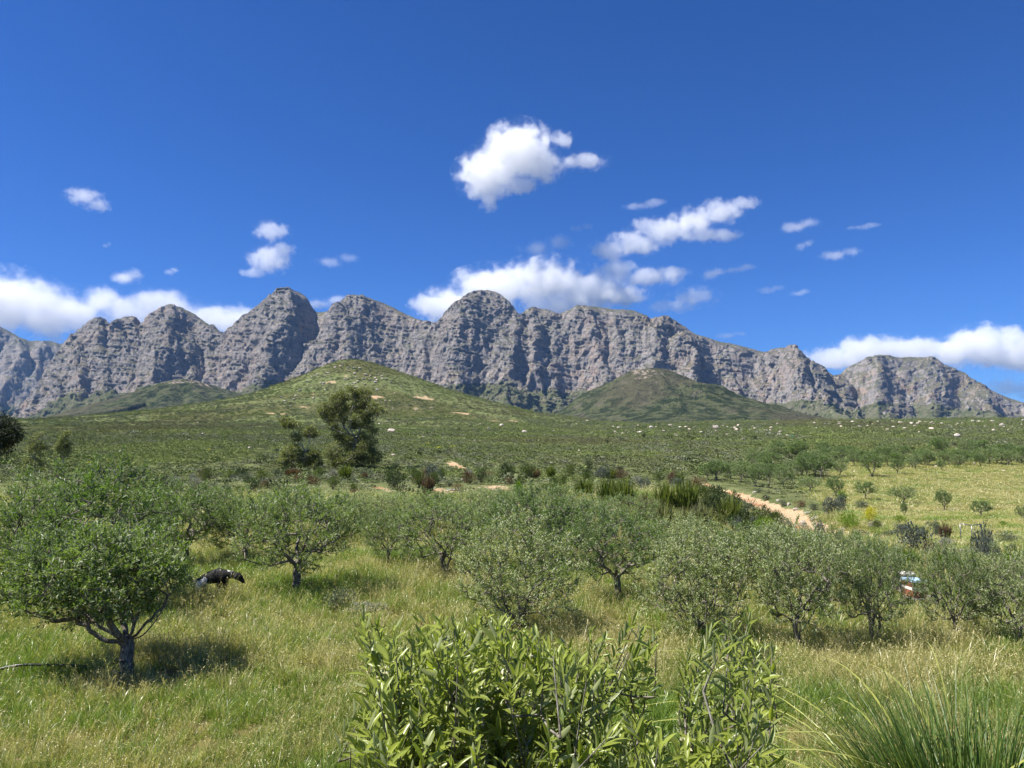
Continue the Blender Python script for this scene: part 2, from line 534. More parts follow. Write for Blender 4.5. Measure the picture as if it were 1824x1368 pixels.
MAIN = [(28, 760), (60, 722), (82, 690), (100, 648), (118, 607), (135, 592), (150, 578), (170, 568), (185, 571), (193, 580), (207, 574), (232, 565), (242, 568), (248, 577), (262, 565),
        (285, 550), (298, 544), (320, 547), (345, 560), (372, 580), (378, 578), (385, 583), (395, 590), (404, 596), (412, 590), (430, 570), (460, 545), (478, 527), (495, 520),
        (512, 517), (530, 520), (542, 527), (552, 543), (560, 550), (575, 551), (590, 552), (605, 545), (612, 535), (617, 524), (650, 530), (680, 538), (720, 558),
        (750, 575), (778, 582), (795, 560), (808, 545), (830, 530), (850, 521), (868, 518), (890, 524), (905, 537), (915, 550), (922, 562), (926, 566), (935, 553),
        (950, 547), (965, 550), (978, 552), (995, 560), (1010, 553), (1030, 544), (1060, 545), (1090, 550), (1130, 552), (1150, 560), (1158, 568), (1190, 565),
        (1205, 570), (1220, 580), (1240, 595), (1262, 600), (1285, 608), (1300, 610), (1330, 617), (1365, 627), (1375, 622), (1385, 620), (1415, 620), (1430, 632),
        (1450, 650), (1465, 655), (1485, 668), (1500, 671), (1540, 690), (1580, 705), (1640, 735), (1700, 765)]
MAIN = [(a, b + 1.5) for a, b in MAIN]
FAR = [(-260, 590), (-160, 560), (-60, 560), (0, 585), (15, 592), (30, 601), (50, 608), (65, 606), (72, 610), (90, 608), (100, 613), (118, 610), (160, 628), (240, 650), (330, 690)]
RIGHT = [(1440, 720), (1465, 690), (1485, 672), (1497, 667), (1510, 655), (1525, 648), (1540, 641), (1560, 635), (1580, 633), (1600, 637), (1620, 636), (1655, 637), (1668, 641), (1680, 650), (1700, 657), (1715, 662),
         (1740, 680), (1760, 692), (1780, 702), (1800, 710), (1824, 718), (1880, 735), (1960, 750), (2060, 770)]
mountain('mountain', 'grey rocky mountain range with rounded peaks and steep cliff faces', MAIN,
         [20, 122, 194, 247, 404, 565, 608, 778, 926, 1000, 1160, 1232, 1368, 1440, 1500, 1600, 1720],
         4100, 1150, 752, 1150, 330, 100, tilt=.10, hollows=[(1030, 34, 420, 210, 170), (565, 20, 170, 130, 110), (395, 16, 260, 220, 70), (778, 18, 420, 300, 80), (1270, 26, 420, 160, 80), (255, 12, 300, 200, 60), (935, 12, 380, 260, 70)])
mountain('mountain', 'bluish far mountain behind the left end of the main range', FAR, [-260, -180, -90, -20, 40, 78, 130, 220, 340],
         6300, 1300, 748, 300, 150, 300, butt=240, rough=1.1, talus_top=.12)
mountain('mountain', 'separate brown mountain with slanting rock layers at the right end', RIGHT, [1440, 1500, 1560, 1660, 1740, 1830, 2060],
         4300, 1200, 752, 400, 240, 500, tilt=-0.28, rough=.75, talus_top=.22)

# ---- green foothills in front of the cliffs
m_hill, nt = new_mat('foothill')
geo = nt.new('ShaderNodeNewGeometry'); P = geo.outputs['Position']
n1 = nt.noise(P, .004, 4, .6); n2 = nt.noise(P, .035, 5, .65); n3 = nt.noise(P, .12, 4, .65)
n5 = nt.noise(P, .06, 6, .7); ve = nt.noise(nt.scalevec(P, (.03, .03, .006)), 1.0, 5, .65)
c = nt.mix(nt.ramp(n2, .42, .58), (.030, .040, .018), (.092, .100, .048))
c = nt.mix(nt.ramp(n1, .45, .6, 0, .7), c, (.098, .088, .054))
c = nt.mix(nt.ramp(n5, .54, .62, 0, .75), c, (.022, .030, .014))
c = nt.mix(nt.ramp(ve, .56, .66, 0, .5), c, (.16, .14, .10))
topf = nt.attr('top').outputs['Fac']
pale = nt.math('MULTIPLY', nt.ramp(n5, .50, .56), nt.ramp(nt.math('ADD', nt.noise(P, .014, 4, .6), topf), .73, .88))
c = nt.mix(pale, c, (.36, .29, .23))
bump = nt.new('ShaderNodeBump'); bump.inputs['Strength'].default_value = .9; bump.inputs['Distance'].default_value = 8; nt.put(bump.inputs['Height'], nt.math('ADD', n3, nt.math('MULTIPLY', n5, 1.3)))
b = nt.new('ShaderNodeBsdfDiffuse'); nt.put(b.inputs['Color'], c); nt.put(b.inputs['Normal'], bump.outputs[0])
nt.put(nt.out.inputs['Surface'], b)


def foothill(label, pts, Yc, foot, seed, fw=1.0):
    p = np.array(pts, float)
    k = int(np.argmin(p[:, 1])); xc = ray(p[k, 0], 700)[0] * Yc
    xs = np.array([ray(a, 700)[0] * Yc for a in p[:, 0]]); base = zpix(foot, Yc)
    zz = np.array([zpix(b_, Yc) for b_ in p[:, 1]]) - base
    R = max(xs.max() - xc, xc - xs.min()) * 1.35
    n = 200
    gx, gy = np.meshgrid(np.linspace(xc - R, xc + R, n), np.linspace(Yc - R * 1.1, Yc + R * 1.4, n))
    dy = np.where(gy < Yc, (gy - Yc) * fw, (gy - Yc) * .34)
    r = np.hypot(gx - xc, dy)
    w = .5 + .5 * np.clip((gx - xc) / np.maximum(r, 1) * 1.3, -1, 1)
    L = np.interp(r, (xc - xs[:k + 1])[::-1], zz[:k + 1][::-1]); Rr = np.interp(r, xs[k:] - xc, zz[k:])
    z = L * (1 - w) + Rr * w
    gul = 1 + .22 * ridged(np.arctan2(dy, gx - xc) * 2.4 + .5 * noise2(gx / 260, gy / 260, seed + 9), r / 420, 4, seed) * sm(30, 240, r) - .12 * sm(30, 200, r)
    z = z * gul + 18 * fbm(gx / 110, gy / 110, 5, seed + 4) * sm(20, 120, r)
    z = base + z - 60 * sm(.8, 1.0, r / R)
    top = sm(.6, .95, (z - base) / zz.max())
    V = np.stack([gx, gy, z], -1).reshape(-1, 3)
    me = np_mesh('hill', V, grid_faces(n, n), [m_hill], True, {'top': top.ravel() * .35})
    tag(add('hill', me), kind='structure', label=label, cat='hill')


foothill('dark green foothill below the middle cliffs, right of the conical hill',
         [(900, 765), (960, 752), (1000, 735), (1030, 712), (1060, 692), (1100, 672), (1130, 660), (1160, 655), (1190, 659), (1220, 672), (1250, 686), (1300, 705), (1350, 724), (1420, 745), (1500, 765)], 2300, 765, 900)
foothill('low green foothill below the left cliffs, left of the conical hill',
         [(60, 765), (150, 742), (220, 715), (270, 690), (320, 674), (350, 678), (400, 696), (450, 716), (520, 740), (600, 765)], 2700, 765, 920, .9)
# ------------------------------------------------------------------ clouds
def cloud_material(name, blobs, size, dens, seed, edge=.55, stretch=(1, 1, 1)):
    m, nt = new_mat(name)
    tc = nt.new('ShaderNodeTexCoord'); P = tc.outputs['Object']
    best = None
    for c, r in blobs:
        s = nt.new('ShaderNodeVectorMath'); s.operation = 'SUBTRACT'; nt.put(s.inputs[0], P); s.inputs[1].default_value = c
        d = nt.new('ShaderNodeVectorMath'); d.operation = 'DIVIDE'; nt.put(d.inputs[0], s.outputs[0]); d.inputs[1].default_value = r
        l = nt.new('ShaderNodeVectorMath'); l.operation = 'LENGTH'; nt.put(l.inputs[0], d.outputs[0])
        v = l.outputs['Value']
        best = v if best is None else nt.math('SMOOTH_MIN', best, v, .35)
    off = nt.new('ShaderNodeVectorMath'); off.operation = 'ADD'
    nt.put(off.inputs[0], nt.scalevec(P, stretch)); off.inputs[1].default_value = (seed * 31.7, seed * 17.3, seed * 7.9)
    n = nt.noise(off.outputs[0], 1.0 / size, 7, .62)
    q = nt.math('SUBTRACT', 1.0, best)
    v = nt.math('ADD', q, nt.math('MULTIPLY', nt.math('SUBTRACT', n, .5), 2.4))
    dd = nt.math('MULTIPLY', nt.ramp(v, .03, edge + .04), dens * .42)
    fine = nt.noise(off.outputs[0], 3.4 / size, 5, .7, 1.2)
    veil = nt.math('MULTIPLY', nt.ramp(nt.math('ADD', v, .42), .0, .8), nt.ramp(fine, .50, .72, 0, dens * .17))
    dd = nt.math('ADD', dd, veil)
    vol = nt.new('ShaderNodeVolumePrincipled')
    vol.inputs['Color'].default_value = (1, 1, 1, 1)
    vol.inputs['Anisotropy'].default_value = 0.15
    nt.put(vol.inputs['Density'], dd)
    nt.put(nt.out.inputs['Volume'], vol)
    return m


def cloud(label, D, blobs, dens=.010, size=None, seed=1, edge=.55, thick=1.0, group=None, stretch=(1, 1, 1)):
    """blobs: (px, py, half width, half height) in photograph pixels seen at distance D"""
    k = D / F
    cx = np.mean([b[0] for b in blobs]); cyy = np.mean([b[1] for b in blobs])
    dx, dz = ray(cx, cyy); cen = Vector((dx * D, D, EYE + dz * D))
    bl = []
    for px, py, rx, ry in blobs:
        ax, az = ray(px, py)
        p = Vector((ax * D, D, EYE + az * D)) - cen
        j = random.Random(int(px * 7 + py)).uniform(-.25, .25) * min(rx, ry) * k
        bl.append(((p.x, j, p.z), (rx * k, min(rx, ry * 1.3) * k * thick, ry * k)))
    size = size or np.mean([min(b[1][0], b[1][2]) for b in bl]) * 1.0
    m = cloud_material('cloud_vapour', bl, size, dens, seed, edge, stretch)
    import bmesh
    bm = bmesh.new()
    for c, r in bl:
        res = bmesh.ops.create_icosphere(bm, subdivisions=3, radius=1.0)
        for v in res['verts']:
            v.co = Vector((v.co.x * r[0] * 1.22 + c[0], v.co.y * r[1] * 1.22 + c[1], v.co.z * r[2] * 1.22 + c[2]))
    me = bpy.data.meshes.new('cloud'); bm.to_mesh(me); bm.free()
    me.materials.append(m)
    o = add('cloud', me, loc=cen)
    if len(bl) > 1:
        md = o.modifiers.new('remesh', 'REMESH'); md.mode = 'VOXEL'
        ext = max(max(abs(b[0][0]) + b[1][0] for b in bl), 1)
        md.voxel_size = ext / 26
    tag(o, label, 'cloud', group, 'thing')
    return o


if 'clouds' not in SKIP:
    CL = 9500
    cloud('largest lone white cloud high above the middle of the range', CL,
          [(925, 275, 66, 52), (870, 305, 60, 44), (965, 300, 42, 26), (905, 262, 44, 36), (855, 335, 38, 20), (1000, 250, 22, 16), (1045, 287, 42, 17), (870, 362, 20, 18), (930, 330, 40, 16)], seed=1, edge=.42, dens=.012)
    cloud('small ragged white cloud alone high at the far left', CL, [(150, 350, 34, 17), (172, 365, 26, 14), (132, 343, 18, 9)], seed=2, dens=.008)
    cloud('white cloud of two stacked lumps above the second peak', CL, [(478, 462, 42, 26), (483, 412, 34, 20), (500, 446, 24, 20), (452, 486, 28, 9)], seed=3, edge=.5, dens=.009)
    cloud('big white cloud bank behind the mountains at the left edge', CL,
          [(20, 535, 90, 55), (100, 560, 100, 48), (180, 535, 40, 30), (290, 550, 70, 34), (360, 570, 60, 34), (430, 575, 46, 34), (-80, 540, 110, 70), (228, 495, 26, 16), (230, 560, 60, 30)], seed=4, edge=.5, dens=.009)
    cloud('long white cloud bank directly behind the domed central peak', CL,
          [(800, 545, 66, 36), (880, 515, 80, 42), (970, 500, 88, 44), (1060, 520, 90, 38), (1150, 495, 66, 20), (1200, 485, 40, 11), (1010, 545, 100, 30), (1100, 480, 40, 18), (745, 545, 26, 10)], seed=5, edge=.4, dens=.012)
    cloud('slanting streak of white cloud rising to the right', CL,
          [(1085, 446, 40, 21), (1130, 432, 52, 25), (1185, 412, 54, 25), (1235, 394, 50, 28), (1285, 376, 42, 24), (1328, 362, 30, 13), (1265, 418, 60, 15), (1160, 400, 40, 14)], seed=6, edge=.42, dens=.010)
    cloud('mid sized cloud just above the right shoulder of the range', CL, [(1180, 548, 34, 14), (1235, 530, 50, 21), (1205, 545, 40, 16)], seed=7, edge=.6, dens=.006)
    cloud('broad white cloud bank behind the separate right mountain', CL,
          [(1480, 640, 56, 24), (1540, 630, 60, 32), (1610, 625, 74, 30), (1690, 625, 60, 30), (1740, 615, 64, 38), (1800, 625, 60, 40), (1870, 620, 60, 46)], seed=8, edge=.36, dens=.014)
    cloud('small cloud low at the right edge under the broad bank', CL, [(1800, 690, 46, 18), (1850, 695, 40, 22)], seed=9, dens=.008)
    smalls = [('faint wispy cloud left of the broken streak', 975, 438, 52, 20, .0028), ('tiny faint cloud between the two streaks', 1270, 487, 22, 13, .005), ('short thin cloud right of the tiny faint one', 1318, 478, 26, 9, .005),
              ('small pale puff right of the slanting streak', 1425, 402, 36, 14, .0045), ('small pale puff hanging under another puff', 1433, 436, 15, 10, .005), ('small flat cloud alone above the right mountain', 1498, 452, 36, 12, .005),
              ('thin short cloud highest on the right side', 1537, 403, 30, 7, .004), ('little flat cloud low above the right shoulder', 1425, 521, 22, 8, .004), ('thin slanted wisp between the left clouds and centre', 600, 463, 38, 13, .0026),
              ('small white wisp just above the left cloud bank', 228, 492, 26, 15, .005), ('faint streak above the slanting cloud', 1148, 363, 36, 11, .0035), ('low thin cloud above the right end of the ridge', 1303, 596, 30, 8, .004),
              ('small soft cloud in the notch right of the tall left peak', 580, 538, 40, 14, .006), ('tiny speck of cloud in the open left sky', 190, 436, 8, 6, .004), ('tiny cloud above the third left peak', 305, 483, 14, 8, .005),
              ('faint small puff left of the slanting streak', 1035, 405, 22, 10, .003), ('faint puff below the far right puff', 1375, 515, 26, 9, .003)]
    for i, (lb, px, py, rx, ry, dn) in enumerate(smalls):
        cloud(lb, CL, [(px - rx * .3, py + ry * .25, rx * .75, ry * .8), (px + rx * .45, py - ry * .25, rx * .6, ry * .7)], dens=dn * 1.6, seed=20 + i, size=max(rx, ry) * CL / F * .6, edge=.7, thick=1.5)

# ------------------------------------------------------------------ haze
if 'haze' not in SKIP:
    m_haze, nt = new_mat('haze')
    vol = nt.new('ShaderNodeVolumePrincipled')
    vol.inputs['Color'].default_value = (.27, .52, 1.0, 1)
    vol.inputs['Density'].default_value = 2.3e-5
    vol.inputs['Anisotropy'].default_value = 0.0
    nt.put(nt.out.inputs['Volume'], vol)
    x0, x1, y0, y1, z0, z1 = -8250, 8250, -8250, 8250, -12, 1330
    V = [(x, y, z) for z in (z0, z1) for y in (y0, y1) for x in (x0, x1)]
    Fh = [(0, 2, 3, 1), (4, 5, 7, 6), (0, 1, 5, 4), (2, 6, 7, 3), (0, 4, 6, 2), (1, 3, 7, 5)]
    tag(add('haze', np_mesh('haze', V, np.array(Fh), [m_haze])), 'thin blue haze in front of the mountains', 'haze', kind='stuff')
# ------------------------------------------------------------------ plant building blocks
def unit(v):
    return v / np.maximum(np.linalg.norm(v, axis=-1, keepdims=True), 1e-9)


def leaves_mesh(P, D, L, W, r, fold=.25, up=.8):
    """folded diamond leaves: base points P, directions D (n,3), lengths L, widths W"""
    n = len(P)
    D = unit(D)
    ref = np.tile([0, 0, 1.0], (n, 1)) * up + r.normal(0, .6, (n, 3))
    S = unit(np.cross(D, ref)); N = unit(np.cross(S, D))
    L = np.asarray(L)[:, None]; W = np.asarray(W)[:, None]
    tip = P + D * L - N * L * .06
    mid = P + D * L * .45 + N * W * fold
    a = mid + S * W * .5; b = mid - S * W * .5
    V = np.stack([P, a, tip, b], 1).reshape(-1, 3)
    i = np.arange(n)[:, None] * 4
    Fc = np.concatenate([i + np.array([[0, 2, 1]]), i + np.array([[0, 3, 2]])], 0)
    return V, Fc


def tubes(A, B, ra, rb, sides=5):
    n = len(A)
    D = unit(B - A)
    ref = np.where(np.abs(D[:, 2:3]) > .9, np.array([[1.0, 0, 0]]), np.array([[0, 0, 1.0]]))
    S = unit(np.cross(D, ref)); T = np.cross(D, S)
    th = np.linspace(0, 2 * np.pi, sides, endpoint=False)
    ring = np.cos(th)[None, :, None] * S[:, None] + np.sin(th)[None, :, None] * T[:, None]
    Va = A[:, None] + ring * np.asarray(ra)[:, None, None]; Vb = B[:, None] + ring * np.asarray(rb)[:, None, None]
    V = np.concatenate([Va, Vb], 1).reshape(-1, 3)
    base = np.arange(n)[:, None] * 2 * sides
    k = np.arange(sides); k2 = (k + 1) % sides
    q = np.stack([k, k2, k2 + sides, k + sides], -1)
    return V, (base[:, :, None] + q[None]).reshape(-1, 4)


def grow(nodes, parent, targets, step, r, wob=.25, attract=None):
    nodes = [np.array(p, float) for p in nodes]; parent = list(parent)
    tips = []
    arr = np.zeros((20000, 3)); arr[:len(nodes)] = nodes; cnt = len(nodes)
    for t in targets:
        d = np.linalg.norm(arr[:cnt] - t, axis=1) + 0.5 * np.maximum(arr[:cnt, 2] - t[2], 0)
        i = int(np.argmin(d)); p = arr[i].copy()
        dist = np.linalg.norm(t - p); m = max(1, int(dist / step))
        off = r.normal(0, wob * step, 3)
        for k in range(1, m + 1):
            f = k / m
            q = p + (t - p) * f + off * math.sin(f * math.pi) * m ** .5
            q[2] -= 0.05 * dist * math.sin(f * math.pi)
            if cnt >= 19999: break
            arr[cnt] = q; parent.append(i); i = cnt; cnt += 1
        tips.append(i)
    return arr[:cnt], np.array(parent), np.array(tips)


def pipe_radii(nodes, parent, r0, rt, pw=.42):
    n = len(nodes); c = np.zeros(n)
    has = np.zeros(n, bool); has[parent[1:]] = True
    c[~has] = 1
    for i in range(n - 1, 0, -1): c[parent[i]] += c[i]
    return rt + (r0 - rt) * (c / c[0]) ** pw


def bark_material(name, a, b):
    m, nt = new_mat(name)
    P = nt.new('ShaderNodeTexCoord').outputs['Object']
    n = nt.noise(nt.scalevec(P, (9, 9, 2.5)), 4, 5, .65)
    bs = nt.new('ShaderNodeBsdfDiffuse'); nt.put(bs.inputs['Color'], nt.mix(nt.ramp(n, .35, .65), a, b))
    bump = nt.new('ShaderNodeBump'); bump.inputs['Strength'].default_value = .6; bump.inputs['Distance'].default_value = .02
    nt.put(bump.inputs['Height'], n); nt.put(bs.inputs['Normal'], bump.outputs[0])
    nt.put(nt.out.inputs['Surface'], bs)
    return m


def leaf_material(name, dark, light, under=None, transl=.35, gloss=.5, rough=.42, vary=.25, tip=None):
    m, nt = new_mat(name)
    tint = nt.attr('tint').outputs['Fac']
    oi = nt.new('ShaderNodeObjectInfo')
    c = nt.mix(tint, dark, light)
    c = nt.mix(nt.math('MULTIPLY', oi.outputs['Random'], vary), c, tip or (light[0] * 1.25, light[1] * 1.1, light[2] * .9))
    if under:
        g = nt.new('ShaderNodeNewGeometry')
        c = nt.mix(nt.math('MULTIPLY', g.outputs['Backfacing'], .85), c, under)
    p = nt.new('ShaderNodeBsdfPrincipled')
    nt.put(p.inputs['Base Color'], c); p.inputs['Roughness'].default_value = rough
    p.inputs['Specular IOR Level'].default_value = gloss
    t = nt.new('ShaderNodeBsdfTranslucent')
    nt.put(t.inputs['Color'], nt.mix(.5, c, (1, 1, .35), 'MULTIPLY') if False else nt.mix(1.0, c, (1.5, 1.6, .7), 'MULTIPLY'))
    mx = nt.new('ShaderNodeMixShader'); mx.inputs[0].default_value = transl
    nt.put(mx.inputs[1], p.outputs[0]); nt.put(mx.inputs[2], t.outputs[0])
    nt.put(nt.out.inputs['Surface'], mx.outputs[0])
    return m


M_BARK = bark_material('olive_bark', (.10, .085, .065), (.27, .245, .205))
M_BARKG = bark_material('gum_bark', (.20, .17, .13), (.42, .37, .30))
M_BARKD = bark_material('dark_bark', (.05, .042, .033), (.13, .11, .085))
M_OLIVE = leaf_material('olive_leaf', (.060, .112, .022), (.205, .295, .070), (.27, .31, .17), .34, .35, .42)
M_OLIVE2 = leaf_material('olive_leaf_silver', (.085, .136, .034), (.275, .345, .110), (.35, .39, .22), .34, .35, .42)
M_OLIVE3 = leaf_material('olive_leaf_dark', (.050, .104, .018), (.155, .245, .048), (.19, .24, .12), .34, .35, .42)
M_FLOWER = leaf_material('olive_blossom', (.38, .37, .20), (.62, .60, .40), None, .3, .2, .6)
M_YOUNG = leaf_material('young_olive_leaf', (.060, .105, .020), (.300, .350, .060), (.29, .32, .16), .40, .55, .36)
M_REED = leaf_material('reed_green', (.075, .115, .025), (.20, .245, .065), None, .45, .3, .5)
M_REEDP = leaf_material('reed_pale', (.13, .15, .07), (.30, .32, .17), None, .4, .2, .6)
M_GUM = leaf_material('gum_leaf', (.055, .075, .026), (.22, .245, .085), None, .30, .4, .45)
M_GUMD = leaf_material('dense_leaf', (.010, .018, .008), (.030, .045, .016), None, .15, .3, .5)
M_SH_G = leaf_material('shrub_green', (.045, .075, .018), (.115, .150, .040), None, .3, .3, .5)
M_SH_D = leaf_material('shrub_dark', (.022, .040, .014), (.060, .085, .026), None, .2, .3, .5)
M_SH_Y = leaf_material('shrub_grey', (.17, .175, .145), (.33, .33, .29), None, .15, .2, .7)
M_SH_B = leaf_material('shrub_brown', (.075, .052, .032), (.19, .13, .080), None, .2, .2, .6)
M_SH_L = leaf_material('shrub_bright', (.075, .150, .012), (.20, .30, .035), None, .4, .3, .5)
M_SH_F = leaf_material('shrub_flowering', (.30, .32, .03), (.62, .56, .05), None, .35, .2, .5)
M_SH_S = leaf_material('shrub_sage', (.070, .090, .060), (.17, .20, .135), None, .2, .2, .6)
M_SH_P = leaf_material('shrub_blue', (.052, .066, .056), (.14, .16, .145), None, .2, .2, .6)


def crown_targets(r, n, c, rad, shell=.55, lump=.35, zmin=None):
    out = []
    sd = int(r.integers(1, 900))
    while len(out) < n:
        d = unit(r.normal(0, 1, (n * 3, 3)))
        rr = r.uniform(0, 1, n * 3) ** (1 / 3)
        rr = shell + (1 - shell) * rr * 1.0 if False else (r.uniform(shell ** 3, 1, n * 3)) ** (1 / 3)
        lumpv = 1 + lump * noise2(d[:, 0] * 2.2 + 5, d[:, 2] * 2.2 + d[:, 1] * 1.7, sd)
        p = d * (rr * lumpv)[:, None] * np.array(rad) + np.array(c)
        keep = noise2(p[:, 0] / rad[0] * 2.6 + 3, p[:, 2] / rad[2] * 2.0 + p[:, 1] / rad[1] * 1.3, sd + 1) > -.28
        if zmin is not None: keep &= p[:, 2] > zmin
        out += list(p[keep])
    out = np.array(out[:n])
    return out


def make_olive(seed, H=2.3, crown=(0, 0, 1.45, 1.3, 1.3, .8), trunk_h=.55, trunk_r=.085, lean=(0, 0), stems=1, limbs=4, twigs=330, per=45,
               leaf=.066, mats=None, flower=0.0, sides=5, limb_pts=None, spread=.30):
    """returns (wood mesh, leaf mesh) of an olive tree with its root at the origin"""
    r = np.random.default_rng(seed)
    cx, cyy, cz, rx, ry, rz = crown
    nodes = [np.array([0, 0, -.08])]; parent = [-1]
    tops = []
    for s in range(stems):
        a = r.uniform(0, 6.28) if stems > 1 else 0
        sp = .35 * trunk_h if stems > 1 else 0
        prev = 0
        m = 4
        for k in range(1, m + 1):
            f = k / m
            q = np.array([lean[0] * f + math.cos(a + s * 2.2) * sp * f ** 1.3 + r.normal(0, .012), lean[1] * f + math.sin(a + s * 2.2) * sp * f ** 1.3 + r.normal(0, .012), trunk_h * f])
            nodes.append(q); parent.append(prev); prev = len(nodes) - 1
        tops.append(prev)
    if limb_pts is None:
        limb_pts = []
        for l in range(limbs):
            a = 6.283 * l / limbs + r.uniform(-.4, .4)
            e = r.uniform(.35, .6)
            limb_pts.append((cx + math.cos(a) * rx * e, cyy + math.sin(a) * ry * e, cz - rz * r.uniform(.05, .35)))
    for l, lp in enumerate(limb_pts):
        st = tops[l % len(tops)]; p = nodes[st]; lp = np.array(lp); prev = st
        n_ = 7; bow = r.normal(0, .05, 3)
        for k in range(1, n_ + 1):
            f = k / n_
            q = p + (lp - p) * f + bow * math.sin(f * 3.14) + np.array([0, 0, -.015 * math.sin(f * 3.14)]) + r.normal(0, .012, 3)
            nodes.append(q); parent.append(prev); prev = len(nodes) - 1
    T = crown_targets(r, twigs, (cx, cyy, cz), (rx, ry, rz), zmin=trunk_h * .7, shell=.35)
    T = T[np.argsort(np.linalg.norm(T - nodes[tops[0]], axis=1))]
    N, Pn, tips = grow(nodes, parent, T, .11, r)
    R = pipe_radii(N, Pn, trunk_r, .0028, .62)
    A = N[Pn[1:]]; B = N[1:]
    V1, F1 = tubes(A, B, R[Pn[1:]], R[1:], sides)
    # twigs that carry the leaves
    c0 = np.array([cx, cyy, cz - rz * .7])
    out = unit(N[tips] - c0)
    k = len(tips)
    P = []; D = []
    tw = 3
    base = np.repeat(N[tips], tw, 0)
    td = unit(np.repeat(out, tw, 0) + np.array([0, 0, .55]) + r.normal(0, .55, (k * tw, 3)))
    tl = r.uniform(.55, 1.15, k * tw) * spread
    V2, F2 = tubes(base, base + td * tl[:, None], np.full(k * tw, .0028), np.full(k * tw, .0012), 3)
    m = max(per // tw, 2)
    f = np.tile(np.linspace(.12, 1.0, m), k * tw)
    bp = np.repeat(base, m, 0) + np.repeat(td * tl[:, None], m, 0) * f[:, None]
    dd = np.repeat(td, m, 0)
    rad = unit(np.cross(dd, r.normal(0, 1, dd.shape)))
    D = unit(dd * .75 + rad * .9 + np.array([0, 0, .15]))
    n = len(bp)
    L = leaf * r.uniform(.65, 1.25, n); W = L * r.uniform(.24, .34, n)
    V3, F3 = leaves_mesh(bp, D, L, W, r)
    tint = np.repeat(np.clip(.45 + .28 * r.normal(size=n) + .45 * noise2(bp[:, 0] * 2.4, bp[:, 2] * 2.4 + bp[:, 1], seed), 0, 1), 4)
    mats = mats or M_OLIVE
    mi = np.zeros(len(F3), int)
    Vs, Fs = [V3], [F3]
    lm = [mats]
    if flower > 0:
        nf = int(n * flower)
        ii = r.integers(0, n, nf)
        V4, F4 = leaves_mesh(bp[ii] + r.normal(0, .02, (nf, 3)), r.normal(0, 1, (nf, 3)), np.full(nf, .028), np.full(nf, .022), r)
        F4 = F4 + len(V3); Vs.append(V4); Fs.append(F4); mi = np.concatenate([mi, np.ones(len(F4), int)]); tint = np.concatenate([tint, r.uniform(0, 1, len(V4))])
        lm.append(M_FLOWER)
    wood = np_mesh('trunk', np.concatenate([V1, V2]), [F1, F2 + len(V1)], [M_BARK], True, {'tint': np.zeros(len(V1) + len(V2))})
    leafm = np_mesh('crown', np.concatenate(Vs), np.concatenate(Fs), lm, False, {'tint': tint}, mi)
    return wood, leafm


def make_bush(seed, R=(.6, .6, .5), n=900, leaf=.07, mat=None, kind='round', stems=14):
    r = np.random.default_rng(seed)
    if kind == 'round':
        nl = 9
        lc = np.stack([r.uniform(-.55, .55, nl) * R[0], r.uniform(-.55, .55, nl) * R[1], r.uniform(.35, .85, nl) * R[2]], -1)
        lr = r.uniform(.35, .6, nl)
        which = r.integers(0, nl, n)
        d = unit(r.normal(0, 1, (n, 3)))
        P = lc[which] + d * (lr[which] * r.uniform(.55, 1.05, n))[:, None] * np.array(R)
        P[:, 2] = np.abs(P[:, 2])
        D = unit(d + np.array([0, 0, .6]) + r.normal(0, .4, (n, 3)))
        ends = lc[r.integers(0, nl, stems)] + r.normal(0, .1, (stems, 3)) * R
        L = leaf * r.uniform(.6, 1.4, n); W = L * r.uniform(.35, .55, n)
    else:                       # reeds: upright stalks
        a = r.uniform(0, 6.28, n); q = np.sqrt(r.uniform(0, 1, n))
        P = np.stack([np.cos(a) * q * R[0] * .6, np.sin(a) * q * R[1] * .6, r.uniform(-.02, .25, n) * R[2]], -1)
        D = np.stack([np.cos(a) * q * .22, np.sin(a) * q * .22, np.ones(n)], -1) + r.normal(0, .10, (n, 3))
        L = R[2] * r.uniform(.5, 1.25, n) * (1.1 - .35 * q); W = np.full(n, leaf)
        ends = P[:stems] + np.array([0, 0, R[2] * .5])
    V, Fc = leaves_mesh(P, D, L, W, r)
    tint = np.repeat(np.clip(.5 + .3 * r.normal(size=n) + .3 * noise2(P[:, 0] * 3 / R[0], P[:, 2] * 3 / R[2], seed), 0, 1), 4)
    fm = np_mesh('foliage', V, Fc, [mat], False, {'tint': tint})
    b = r.normal(0, .05, (stems, 3)) * R; b[:, 2] = -.05
    Vs, Fs = tubes(b, ends, np.full(stems, .012 * R[2] / .5), np.full(stems, .005), 4)
    return np_mesh('stem', Vs, Fs, [M_BARKD], True), fm


def place_tree(name, meshes, parts, loc, scale=1.0, rz=0.0, label='', cat='tree', group=None):
    root = add(name, None, loc=loc)
    root.empty_display_size = .3
    root.rotation_euler[2] = rz
    root.scale = scale if isinstance(scale, (tuple, list)) else (scale,) * 3
    tag(root, label, cat, group)
    for me, pn in zip(meshes, parts): add(pn, me, root)
    return root


